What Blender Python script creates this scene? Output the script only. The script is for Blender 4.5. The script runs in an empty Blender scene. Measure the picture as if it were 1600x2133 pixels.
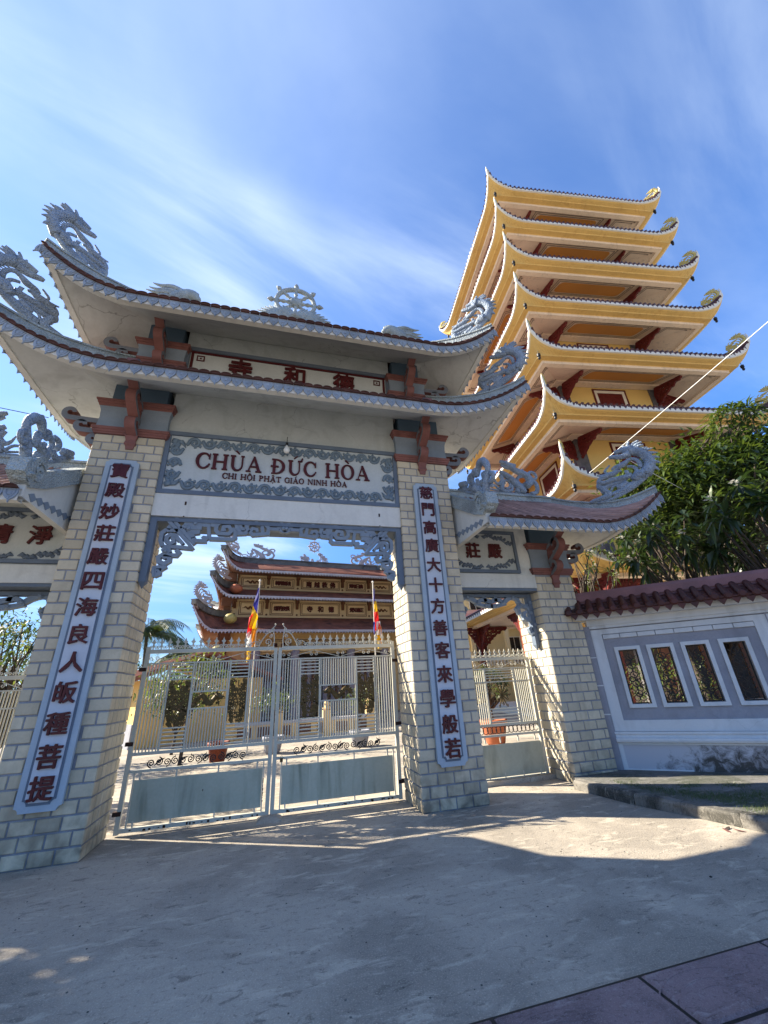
import bpy, bmesh, math, random
from math import sin, cos, pi, radians, sqrt, atan2
from mathutils import Vector, Matrix, Euler
random.seed(7)
C = bpy.context.scene.collection
S = bpy.context.scene

# ------------------------------------------------------------------ camera
cam_d = bpy.data.cameras.new('camera'); cam = bpy.data.objects.new('camera', cam_d); C.objects.link(cam); S.camera = cam
YAW, PITCH, ROLL = 0.2737, 0.4145, -0.0546
fwd = Vector((sin(YAW)*cos(PITCH), cos(YAW)*cos(PITCH), sin(PITCH)))
rgt = Vector((cos(YAW), -sin(YAW), 0)); upv = rgt.cross(fwd)
r2 = rgt*cos(ROLL)+upv*sin(ROLL); u2 = -rgt*sin(ROLL)+upv*cos(ROLL)
M = Matrix((r2, u2, -fwd)).transposed().to_4x4(); M.translation = Vector((-0.4633, -6.2521, 1.6))
cam.matrix_world = M
cam_d.sensor_fit = 'VERTICAL'; cam_d.sensor_height = 24.0; cam_d.lens = 828.4/2133*24.0
cam_d.clip_start = 0.05; cam_d.clip_end = 2000

# ------------------------------------------------------------------ sun + sky
SUN = Vector((1.30, -0.73, -1.0)).normalized()       # the way the light travels
sl = bpy.data.lights.new('sun', 'SUN'); sl.energy = 4.7; sl.angle = radians(0.53); sl.color = (1.0, 0.90, 0.74)
so = bpy.data.objects.new('sun', sl); C.objects.link(so); so.rotation_euler = SUN.to_track_quat('-Z', 'Y').to_euler()
so.location = (-20, 10, 20)
W = bpy.data.worlds.new('World'); S.world = W; W.use_nodes = True
wn = W.node_tree; wn.nodes.clear(); L = wn.links.new
def wnode(t, **k):
    n = wn.nodes.new(t)
    for a, b in k.items(): setattr(n, a, b)
    return n
sky = wnode('ShaderNodeTexSky', sky_type='NISHITA', sun_disc=False)
sd = -SUN
sky.sun_elevation = math.asin(sd.z); sky.sun_rotation = math.atan2(sd.x, sd.y)
sky.air_density = 1.0; sky.dust_density = 0.05; sky.ozone_density = 1.3; sky.altitude = 0
SKY_STRENGTH = 0.12
tc = wnode('ShaderNodeTexCoord')
# thin cirrus: streaks combed along one direction of the sky, on a flat layer far above
sep = wnode('ShaderNodeSeparateXYZ'); L(tc.outputs['Generated'], sep.inputs[0])
mx = wnode('ShaderNodeMath', operation='MAXIMUM'); L(sep.outputs['Z'], mx.inputs[0]); mx.inputs[1].default_value = 0.03
ad = wnode('ShaderNodeMath', operation='ADD'); L(mx.outputs[0], ad.inputs[0]); ad.inputs[1].default_value = 0.12
dx = wnode('ShaderNodeMath', operation='DIVIDE'); L(sep.outputs['X'], dx.inputs[0]); L(ad.outputs[0], dx.inputs[1])
dy = wnode('ShaderNodeMath', operation='DIVIDE'); L(sep.outputs['Y'], dy.inputs[0]); L(ad.outputs[0], dy.inputs[1])
cmb = wnode('ShaderNodeCombineXYZ'); L(dx.outputs[0], cmb.inputs[0]); L(dy.outputs[0], cmb.inputs[1])
def cloud(rotz, scl, loc, nscale, detail, lo, hi, dist=0.6):
    mp = wnode('ShaderNodeMapping', vector_type='TEXTURE'); mp.inputs['Rotation'].default_value = (0, 0, rotz); mp.inputs['Scale'].default_value = scl
    mp.inputs['Location'].default_value = loc
    L(cmb.outputs[0], mp.inputs['Vector'])
    nz = wnode('ShaderNodeTexNoise'); nz.inputs['Scale'].default_value = nscale; nz.inputs['Detail'].default_value = detail
    nz.inputs['Roughness'].default_value = 0.55; nz.inputs['Distortion'].default_value = dist
    L(mp.outputs[0], nz.inputs['Vector'])
    mr = wnode('ShaderNodeMapRange', interpolation_type='SMOOTHSTEP'); mr.inputs['From Min'].default_value = lo; mr.inputs['From Max'].default_value = hi
    L(nz.outputs['Fac'], mr.inputs['Value']); return mr.outputs['Result']
def mth(op, a, b):
    n = wnode('ShaderNodeMath', operation=op)
    for i, v in enumerate((a, b)):
        if isinstance(v, (int, float)): n.inputs[i].default_value = v
        else: L(v, n.inputs[i])
    return n.outputs[0]
c1 = cloud(radians(18), (2.2, 0.6, 1), (9.3, 2.2, 0), 1.5, 9, 0.42, 0.72)
c2 = cloud(radians(15), (1.5, 1.0, 1), (0.7, 5.2, 0), 0.9, 3, 0.38, 0.68)
cm = mth('MULTIPLY', c1, c2)
c3 = mth('MULTIPLY', cloud(radians(12), (2.0, 0.9, 1), (1.2, 9.0, 0), 0.9, 7, 0.44, 0.9), 0.45)
# more cloud and glare toward the sun's side of the sky
dotn = wnode('ShaderNodeVectorMath', operation='DOT_PRODUCT'); L(tc.outputs['Generated'], dotn.inputs[0]); dotn.inputs[1].default_value = sd
near = wnode('ShaderNodeMapRange', interpolation_type='SMOOTHSTEP'); near.inputs['From Min'].default_value = 0.25; near.inputs['From Max'].default_value = 1.0
L(dotn.outputs['Value'], near.inputs['Value'])
tot = mth('ADD', mth('MULTIPLY', mth('ADD', cm, c3), 0.80), mth('MULTIPLY', near.outputs[0], 0.24))
cl = wnode('ShaderNodeClamp'); L(tot, cl.inputs[0]); cl.inputs['Max'].default_value = 0.9
mix = wnode('ShaderNodeMix', data_type='RGBA'); L(cl.outputs[0], mix.inputs['Factor'])
hs = wnode('ShaderNodeMix', data_type='RGBA', blend_type='MULTIPLY'); hs.inputs['Factor'].default_value = 1.0
L(sky.outputs[0], hs.inputs['A']); hs.inputs['B'].default_value = (0.33, 0.55, 0.86, 1)
low = wnode('ShaderNodeMapRange', interpolation_type='SMOOTHSTEP'); low.inputs['From Min'].default_value = -0.05; low.inputs['From Max'].default_value = 0.55
low.inputs['To Min'].default_value = 0.36; low.inputs['To Max'].default_value = 1.0; L(sep.outputs['Z'], low.inputs['Value'])
hz = wnode('ShaderNodeVectorMath', operation='SCALE'); L(hs.outputs['Result'], hz.inputs[0]); L(low.outputs[0], hz.inputs['Scale'])
L(hz.outputs[0], mix.inputs['A']); mix.inputs['B'].default_value = (2.7, 3.2, 3.8, 1)
bg = wnode('ShaderNodeBackground'); bg.inputs['Strength'].default_value = SKY_STRENGTH
L(mix.outputs['Result'], bg.inputs['Color'])
wo = wnode('ShaderNodeOutputWorld'); L(bg.outputs[0], wo.inputs[0])
S.view_settings.view_transform = 'Standard'; S.view_settings.look = 'None'
S.view_settings.exposure = 1.70; S.view_settings.gamma = 1.0; S.view_settings.use_curve_mapping = False
S.cycles.max_bounces = 7; S.cycles.diffuse_bounces = 5

# ------------------------------------------------------------------ materials
def mat(name, col, rough=0.75, var=0.12, vscale=2.0, dirt=0.0, dirtcol=(0.05, 0.05, 0.045), fine=0.25, bump=0.15, bscale=60, metal=0.0, rnd=0.0, streak=True, spec=0.3, trans=None, crease=0.0, base=0.0, crack=0.0, blotch=0.0):
    m = bpy.data.materials.new(name); m.use_nodes = True; nt = m.node_tree; N = nt.nodes; l = nt.links.new
    b = N['Principled BSDF']; b.inputs['Roughness'].default_value = rough; b.inputs['Metallic'].default_value = metal
    b.inputs['Specular IOR Level'].default_value = spec
    g = N.new('ShaderNodeNewGeometry')
    def noise(sc, det=4, vec=None, dist=0.0):
        n = N.new('ShaderNodeTexNoise'); n.inputs['Scale'].default_value = sc; n.inputs['Detail'].default_value = det; n.inputs['Distortion'].default_value = dist
        l(vec or g.outputs['Position'], n.inputs['Vector']); return n.outputs['Fac']
    def rng(v, a, b2, c=0.0, d=1.0):
        n = N.new('ShaderNodeMapRange'); n.inputs['From Min'].default_value = a; n.inputs['From Max'].default_value = b2
        n.inputs['To Min'].default_value = c; n.inputs['To Max'].default_value = d; l(v, n.inputs['Value']); return n.outputs['Result']
    def mul(a, b2):
        n = N.new('ShaderNodeMath'); n.operation = 'MULTIPLY'
        for i, v in enumerate((a, b2)):
            if isinstance(v, (int, float)): n.inputs[i].default_value = v
            else: l(v, n.inputs[i])
        return n.outputs[0]
    k = mul(rng(noise(vscale, 5), 0.25, 0.75, 1-var, 1+var), rng(noise(vscale*22, 3), 0.25, 0.75, 1-var*fine*2, 1+var*fine*2))
    if rnd:
        oi = N.new('ShaderNodeObjectInfo'); k = mul(k, rng(oi.outputs['Random'], 0, 1, 1-rnd, 1+rnd*0.6))
    mm = N.new('ShaderNodeMix'); mm.data_type = 'RGBA'; mm.blend_type = 'MULTIPLY'; mm.inputs['Factor'].default_value = 1
    mm.inputs['A'].default_value = (*col, 1); l(k, mm.inputs['B']); out = mm.outputs['Result']
    if dirt:
        mp = N.new('ShaderNodeMapping'); mp.inputs['Scale'].default_value = (6, 6, 0.7) if streak else (2, 2, 2); l(g.outputs['Position'], mp.inputs['Vector'])
        f = mul(mul(rng(noise(1.0, 6, mp.outputs[0], 0.5), 0.48, 0.72), rng(noise(0.9, 4), 0.4, 0.62)), dirt)
        d = N.new('ShaderNodeMix'); d.data_type = 'RGBA'; l(f, d.inputs['Factor']); l(out, d.inputs['A']); d.inputs['B'].default_value = (*dirtcol, 1); out = d.outputs['Result']
    def over(o_, f_, c_):
        d = N.new('ShaderNodeMix'); d.data_type = 'RGBA'; l(f_, d.inputs['Factor']); l(o_, d.inputs['A']); d.inputs['B'].default_value = (*c_, 1); return d.outputs['Result']
    if blotch: out = over(out, mul(rng(noise(2.3, 8, None, 1.5), 0.50, 0.70), blotch), tuple(c*0.55 for c in col))
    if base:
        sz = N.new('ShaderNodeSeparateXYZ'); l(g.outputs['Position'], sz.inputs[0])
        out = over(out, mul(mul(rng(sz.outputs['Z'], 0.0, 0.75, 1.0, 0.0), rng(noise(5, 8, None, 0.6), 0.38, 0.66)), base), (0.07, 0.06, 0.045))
    if crack:
        wv = N.new('ShaderNodeVectorMath'); wv.operation = 'ADD'; nn_ = N.new('ShaderNodeTexNoise'); nn_.inputs['Scale'].default_value = 3.0; nn_.inputs['Detail'].default_value = 6
        sc_ = N.new('ShaderNodeVectorMath'); sc_.operation = 'SCALE'; sc_.inputs['Scale'].default_value = 0.35; l(g.outputs['Position'], nn_.inputs['Vector']); l(nn_.outputs['Color'], sc_.inputs[0]); l(g.outputs['Position'], wv.inputs[0]); l(sc_.outputs[0], wv.inputs[1])
        vc = N.new('ShaderNodeTexVoronoi'); vc.feature = 'DISTANCE_TO_EDGE'; vc.inputs['Scale'].default_value = 0.9; l(wv.outputs[0], vc.inputs['Vector'])
        out = over(out, mul(mul(rng(vc.outputs['Distance'], 0.0, 0.006, 1.0, 0.0), rng(noise(1.1, 3), 0.45, 0.6)), crack), tuple(c*0.3 for c in col))
    if crease:  # darkens hollows and scale edges in the colour, like occlusion shade
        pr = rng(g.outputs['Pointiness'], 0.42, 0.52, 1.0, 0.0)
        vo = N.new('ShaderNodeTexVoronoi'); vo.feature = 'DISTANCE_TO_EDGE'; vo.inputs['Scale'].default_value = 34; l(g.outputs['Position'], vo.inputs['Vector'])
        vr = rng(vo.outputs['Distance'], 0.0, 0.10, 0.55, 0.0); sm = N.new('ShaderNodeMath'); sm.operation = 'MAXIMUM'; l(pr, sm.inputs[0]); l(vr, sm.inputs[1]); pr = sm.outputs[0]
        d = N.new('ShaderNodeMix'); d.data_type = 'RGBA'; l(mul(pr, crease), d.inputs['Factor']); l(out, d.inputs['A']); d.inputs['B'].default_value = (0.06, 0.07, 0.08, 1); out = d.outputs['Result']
    l(out, b.inputs['Base Color'])
    if bump:
        bp = N.new('ShaderNodeBump'); bp.inputs['Strength'].default_value = bump; bp.inputs['Distance'].default_value = 0.01
        hh = noise(bscale, 4)
        if crease:
            v2 = N.new('ShaderNodeTexVoronoi'); v2.inputs['Scale'].default_value = 38; l(g.outputs['Position'], v2.inputs['Vector']); bp.inputs['Distance'].default_value = 0.02
            hh = mul(rng(v2.outputs['Distance'], 0, 0.8, 1, 0), rng(hh, 0, 1, 0.6, 1.2))
        l(hh, bp.inputs['Height']); l(bp.outputs[0], b.inputs['Normal'])
    if trans:
        t = N.new('ShaderNodeBsdfTranslucent'); t.inputs['Color'].default_value = (*trans, 1)
        ms = N.new('ShaderNodeMixShader'); ms.inputs[0].default_value = 0.28
        l(b.outputs[0], ms.inputs[1]); l(t.outputs[0], ms.inputs[2]); l(ms.outputs[0], N['Material Output'].inputs[0])
    return m
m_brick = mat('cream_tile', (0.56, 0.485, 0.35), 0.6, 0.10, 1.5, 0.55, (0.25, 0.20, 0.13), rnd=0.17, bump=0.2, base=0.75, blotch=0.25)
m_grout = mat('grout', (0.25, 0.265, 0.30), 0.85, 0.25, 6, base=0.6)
m_white = mat('white_plaster', (0.62, 0.62, 0.58), 0.8, 0.08, 1.2, 0.35, (0.30, 0.31, 0.30), blotch=0.2, crack=0.5)
m_gatewall = mat('gate_wall_plaster', (0.40, 0.44, 0.45), 0.85, 0.10, 1.0, 0.4, (0.28, 0.30, 0.27), blotch=0.35, crack=0.6)
m_soffit = mat('soffit_plaster', (0.60, 0.625, 0.615), 0.85, 0.09, 0.8, 0.35, (0.36, 0.35, 0.31), streak=False, blotch=0.35, crack=0.7)
m_board = mat('board_plaster', (0.47, 0.505, 0.51), 0.8, 0.10, 1.5, 0.3, (0.25, 0.30, 0.27))
m_bluegrey = mat('blue_grey_paint', (0.20, 0.245, 0.30), 0.7, 0.14, 3, 0.3, (0.14, 0.17, 0.2))
m_vine = mat('vine_blue', (0.15, 0.20, 0.245), 0.7, 0.15, 5, 0.4, (0.09, 0.12, 0.13), bump=0.5, bscale=40)
m_paleblue = mat('pale_blue_paint', (0.36, 0.43, 0.49), 0.65, 0.08, 2, 0.25, (0.25, 0.3, 0.38))
m_frameblue = mat('dull_blue_paint', (0.125, 0.16, 0.21), 0.7, 0.15, 3, 0.3, (0.1, 0.12, 0.14))
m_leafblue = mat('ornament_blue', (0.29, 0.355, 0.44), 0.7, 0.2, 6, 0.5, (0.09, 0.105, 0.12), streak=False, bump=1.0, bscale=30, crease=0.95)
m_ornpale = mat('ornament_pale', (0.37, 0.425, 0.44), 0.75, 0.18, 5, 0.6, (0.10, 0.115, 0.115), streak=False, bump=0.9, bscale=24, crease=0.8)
m_darkblue = mat('dark_blue_paint', (0.075, 0.12, 0.17), 0.7, 0.12, 3)
m_salmon = mat('salmon_paint', (0.205, 0.088, 0.078), 0.7, 0.15, 3, 0.6, (0.10, 0.05, 0.045), blotch=0.4)
m_slate = mat('slate_paint', (0.15, 0.165, 0.19), 0.75, 0.15, 3)
m_maroon = mat('maroon_letter', (0.075, 0.012, 0.014), 0.5, 0.2, 6)
m_rooftile = mat('roof_tile_old', (0.10, 0.06, 0.05), 0.85, 0.35, 4, 0.85, (0.03, 0.028, 0.026), streak=False, rnd=0.2, bump=0.4)
m_rowtile = mat('barrel_row_tile', (0.40, 0.235, 0.19), 0.85, 0.3, 6, 0.35, (0.06, 0.05, 0.045), streak=False, rnd=0.2, bump=0.4)
m_tileend = mat('tile_end_dark', (0.085, 0.038, 0.03), 0.85, 0.3, 5, 0.5, (0.02, 0.02, 0.02), streak=False, rnd=0.2)
m_redtile = mat('glazed_red_tile', (0.075, 0.021, 0.016), 0.45, 0.3, 4, 0.6, (0.02, 0.018, 0.018), streak=False, rnd=0.25, bump=0.25)
m_coping = mat('mauve_coping', (0.21, 0.11, 0.115), 0.8, 0.2, 2.5, 0.5, (0.08, 0.06, 0.06), streak=False)
m_gate = mat('gate_paint', (0.50, 0.485, 0.40), 0.5, 0.08, 4, 0.25, (0.2, 0.17, 0.12))
m_gatesheet = mat('gate_sheet_paint', (0.42, 0.435, 0.345), 0.5, 0.10, 1.2, 0.8, (0.15, 0.17, 0.12), bump=0.15, bscale=8, blotch=0.2)
m_iron = mat('black_iron', (0.02, 0.018, 0.016), 0.6, 0.2, 6)
m_gilt = mat('tarnished_gilt', (0.085, 0.055, 0.016), 0.5, 0.3, 8, metal=0.2)
m_rust = mat('rust', (0.04, 0.02, 0.015), 0.9, 0.3, 20)
m_pyel = mat('pagoda_yellow', (0.68, 0.45, 0.15), 0.75, 0.10, 0.7, 0.6, (0.45, 0.24, 0.07))
m_pwall = mat('pagoda_wall_yellow', (0.72, 0.50, 0.17), 0.8, 0.05, 1.0)
m_porange = mat('pagoda_orange', (0.62, 0.28, 0.07), 0.8, 0.05, 1.0)
m_pcream = mat('pagoda_cream', (0.80, 0.65, 0.49), 0.8, 0.10, 0.7, 0.55, (0.45, 0.36, 0.28))
m_ptrim = mat('pagoda_trim_white', (0.72, 0.68, 0.58), 0.75, 0.05, 1.0)
m_pred = mat('carved_dark_red', (0.12, 0.014, 0.012), 0.6, 0.2, 6)
m_pline = mat('painted_line', (0.06, 0.025, 0.02), 0.8, 0.1, 6)
m_pgrey = mat('grey_stone_column', (0.11, 0.105, 0.11), 0.75, 0.35, 4)
m_ptile = mat('pagoda_tile', (0.075, 0.03, 0.03), 0.35, 0.25, 4, rnd=0.1, bump=0.1)
m_gold = mat('old_gold_paint', (0.48, 0.39, 0.13), 0.6, 0.2, 4, 0.4, (0.16, 0.14, 0.08), streak=False)
m_wood = mat('red_brown_wood', (0.17, 0.035, 0.015), 0.6, 0.25, 5)
m_dark = mat('dark_interior', (0.03, 0.022, 0.018), 0.8, 0.3, 2)
m_shutter = mat('brown_shutter', (0.11, 0.045, 0.025), 0.7, 0.2, 5)
m_tyel = mat('temple_yellow', (0.68, 0.48, 0.22), 0.85, 0.08, 1.0, 0.3, (0.3, 0.2, 0.09))
m_tcream = mat('temple_cream', (0.74, 0.60, 0.37), 0.85, 0.08, 1.5)
m_tbrown = mat('temple_brown', (0.15, 0.07, 0.04), 0.8, 0.2, 3)
m_troof = mat('temple_roof_tile', (0.25, 0.095, 0.06), 0.85, 0.35, 1.6, 1.0, (0.035, 0.028, 0.028), streak=False)
m_tridge = mat('mossy_ridge', (0.17, 0.17, 0.155), 0.9, 0.35, 2, 0.9, (0.03, 0.03, 0.028), streak=False)
m_torn = mat('temple_ornament', (0.42, 0.40, 0.41), 0.8, 0.15, 3)
m_purple = mat('temple_column_grey', (0.30, 0.26, 0.27), 0.7, 0.12, 2)
m_terra = mat('terracotta', (0.42, 0.13, 0.06), 0.8, 0.15, 5)
m_cable = mat('white_cable', (0.75, 0.75, 0.72), 0.5, 0.02, 2, bump=0)
m_black = mat('black_rubber', (0.015, 0.015, 0.016), 0.5, 0.1, 4, bump=0)
m_bark = mat('bark', (0.065, 0.05, 0.04), 0.9, 0.3, 8, bump=0.6, bscale=30)
m_flower = mat('white_blossom', (0.8, 0.78, 0.68), 0.6, 0.05, 4, bump=0, trans=(0.6, 0.58, 0.5))
m_palewall = mat('pale_yellow_wall', (0.72, 0.60, 0.34), 0.8, 0.05, 1)
def leafmat(n, c, t): return mat(n, c, 0.42, 0.35, 1.6, bump=0, trans=t, spec=0.5)
m_leafA = leafmat('leaf_deep_green', (0.016, 0.032, 0.010), (0.045, 0.085, 0.012))
m_leafB = leafmat('leaf_mid_green', (0.042, 0.070, 0.017), (0.13, 0.19, 0.02))
m_leafC = leafmat('leaf_light_green', (0.075, 0.11, 0.025), (0.24, 0.30, 0.04))
m_grass = leafmat('grass', (0.07, 0.10, 0.03), (0.15, 0.22, 0.04))
m_bulb = mat('bulb_glass', (0.75, 0.75, 0.72), 0.15, 0.02, 2, bump=0, spec=0.6)
m_gwall = mat('fence_grey', (0.29, 0.295, 0.33), 0.85, 0.10, 1.5, 0.5, (0.17, 0.17, 0.19), bump=0.4, bscale=40, blotch=0.25, crack=0.5)
m_gwhite = mat('fence_white', (0.60, 0.62, 0.63), 0.8, 0.05, 1.5, 0.5, (0.30, 0.31, 0.31), blotch=0.2, crack=0.5)
def emat():
    m = bpy.data.materials.new('mould_stained_plinth'); m.use_nodes = True; nt = m.node_tree; N = nt.nodes; l = nt.links.new
    b = N['Principled BSDF']; b.inputs['Roughness'].default_value = 0.85
    tcn = N.new('ShaderNodeTexCoord')
    n = N.new('ShaderNodeTexNoise'); n.inputs['Scale'].default_value = 6.5; n.inputs['Detail'].default_value = 12; n.inputs['Roughness'].default_value = 0.72; n.inputs['Distortion'].default_value = 0.8
    l(tcn.outputs['Object'], n.inputs['Vector'])
    sp = N.new('ShaderNodeSeparateXYZ'); l(tcn.outputs['Object'], sp.inputs[0])
    a = N.new('ShaderNodeMapRange'); a.inputs['From Min'].default_value = 0.35; a.inputs['From Max'].default_value = 1.3; a.inputs['To Max'].default_value = 0.34; l(sp.outputs['X'], a.inputs['Value'])
    s = N.new('ShaderNodeMath'); s.operation = 'ADD'; l(n.outputs['Fac'], s.inputs[0]); l(a.outputs[0], s.inputs[1])
    zz = N.new('ShaderNodeMapRange'); zz.inputs['From Min'].default_value = 0.1; zz.inputs['From Max'].default_value = 0.5; zz.inputs['To Min'].default_value = 0.12; zz.inputs['To Max'].default_value = -0.10; l(sp.outputs['Z'], zz.inputs['Value'])
    s2 = N.new('ShaderNodeMath'); s2.operation = 'ADD'; l(s.outputs[0], s2.inputs[0]); l(zz.outputs[0], s2.inputs[1])
    r = N.new('ShaderNodeMapRange'); r.inputs['From Min'].default_value = 0.68; r.inputs['From Max'].default_value = 0.92; l(s2.outputs[0], r.inputs['Value'])
    mx2 = N.new('ShaderNodeMix'); mx2.data_type = 'RGBA'; l(r.outputs[0], mx2.inputs['Factor']); mx2.inputs['A'].default_value = (0.46, 0.465, 0.50, 1); mx2.inputs['B'].default_value = (0.06, 0.055, 0.05, 1)
    l(mx2.outputs['Result'], b.inputs['Base Color']); return m
m_mould = emat()
def concrete(name, base, dark, lightc, scale=1.0, crack=0.5):
    m = bpy.data.materials.new(name); m.use_nodes = True; nt = m.node_tree; N = nt.nodes; l = nt.links.new
    b = N['Principled BSDF']; b.inputs['Roughness'].default_value = 0.88; b.inputs['Specular IOR Level'].default_value = 0.25
    g = N.new('ShaderNodeNewGeometry')
    def noise(sc, det, rgh=0.5, dist=0.0, vec=None):
        n = N.new('ShaderNodeTexNoise'); n.inputs['Scale'].default_value = sc*scale; n.inputs['Detail'].default_value = det; n.inputs['Roughness'].default_value = rgh; n.inputs['Distortion'].default_value = dist
        l(vec or g.outputs['Position'], n.inputs['Vector']); return n.outputs['Fac']
    def ramp(v, a, b2, c=0.0, d=1.0):
        n = N.new('ShaderNodeMapRange'); n.interpolation_type = 'SMOOTHSTEP'; n.inputs['From Min'].default_value = a; n.inputs['From Max'].default_value = b2; n.inputs['To Min'].default_value = c; n.inputs['To Max'].default_value = d
        l(v, n.inputs['Value']); return n.outputs['Result']
    def mixc(f, a, c):
        n = N.new('ShaderNodeMix'); n.data_type = 'RGBA'; l(f, n.inputs['Factor'])
        if isinstance(a, tuple): n.inputs['A'].default_value = (*a, 1)
        else: l(a, n.inputs['A'])
        n.inputs['B'].default_value = (*c, 1); return n.outputs['Result']
    mp = N.new('ShaderNodeMapping'); mp.inputs['Scale'].default_value = (1, 2.6, 1); mp.inputs['Rotation'].default_value = (0, 0, 0.35); l(g.outputs['Position'], mp.inputs['Vector'])
    o = mixc(ramp(noise(0.7, 5, 0.6, 0.5), 0.40, 0.60), base, dark)
    o = mixc(ramp(noise(2.6, 7, 0.68, 0.7, mp.outputs[0]), 0.52, 0.66, 0, 0.75), o, lightc)
    o = mixc(ramp(noise(4.5, 8, 0.7, 1.2, mp.outputs[0]), 0.55, 0.66, 0, 0.75), o, tuple(x*0.62 for x in dark))
    o = mixc(ramp(noise(26, 5, 0.65), 0.54, 0.70, 0, 0.55*crack*2), o, tuple(x*0.55 for x in dark))
    o = mixc(ramp(noise(95, 3, 0.6), 0.52, 0.70, 0, 0.5), o, tuple(min(1, x*1.25) for x in lightc))
    l(o, b.inputs['Base Color'])
    bp = N.new('ShaderNodeBump'); bp.inputs['Strength'].default_value = 0.5; bp.inputs['Distance'].default_value = 0.012
    ss = N.new('ShaderNodeMath'); ss.operation = 'ADD'; l(noise(7, 8, 0.7, 0.6, mp.outputs[0]), ss.inputs[0]); l(noise(60, 3), ss.inputs[1]); l(ss.outputs[0], bp.inputs['Height']); l(bp.outputs[0], b.inputs['Normal'])
    return m
m_conc = concrete('worn_concrete', (0.395, 0.345, 0.275), (0.265, 0.233, 0.188), (0.51, 0.45, 0.355))
m_conc2 = concrete('mossy_concrete', (0.16, 0.155, 0.145), (0.075, 0.08, 0.06), (0.24, 0.23, 0.21), 1.6)
m_paver = concrete('red_stamped_concrete', (0.25, 0.175, 0.17), (0.15, 0.105, 0.105), (0.33, 0.275, 0.26), 1.8)
m_kerb = concrete('old_kerb', (0.20, 0.185, 0.16), (0.05, 0.048, 0.04), (0.28, 0.26, 0.22), 2.2)

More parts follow.
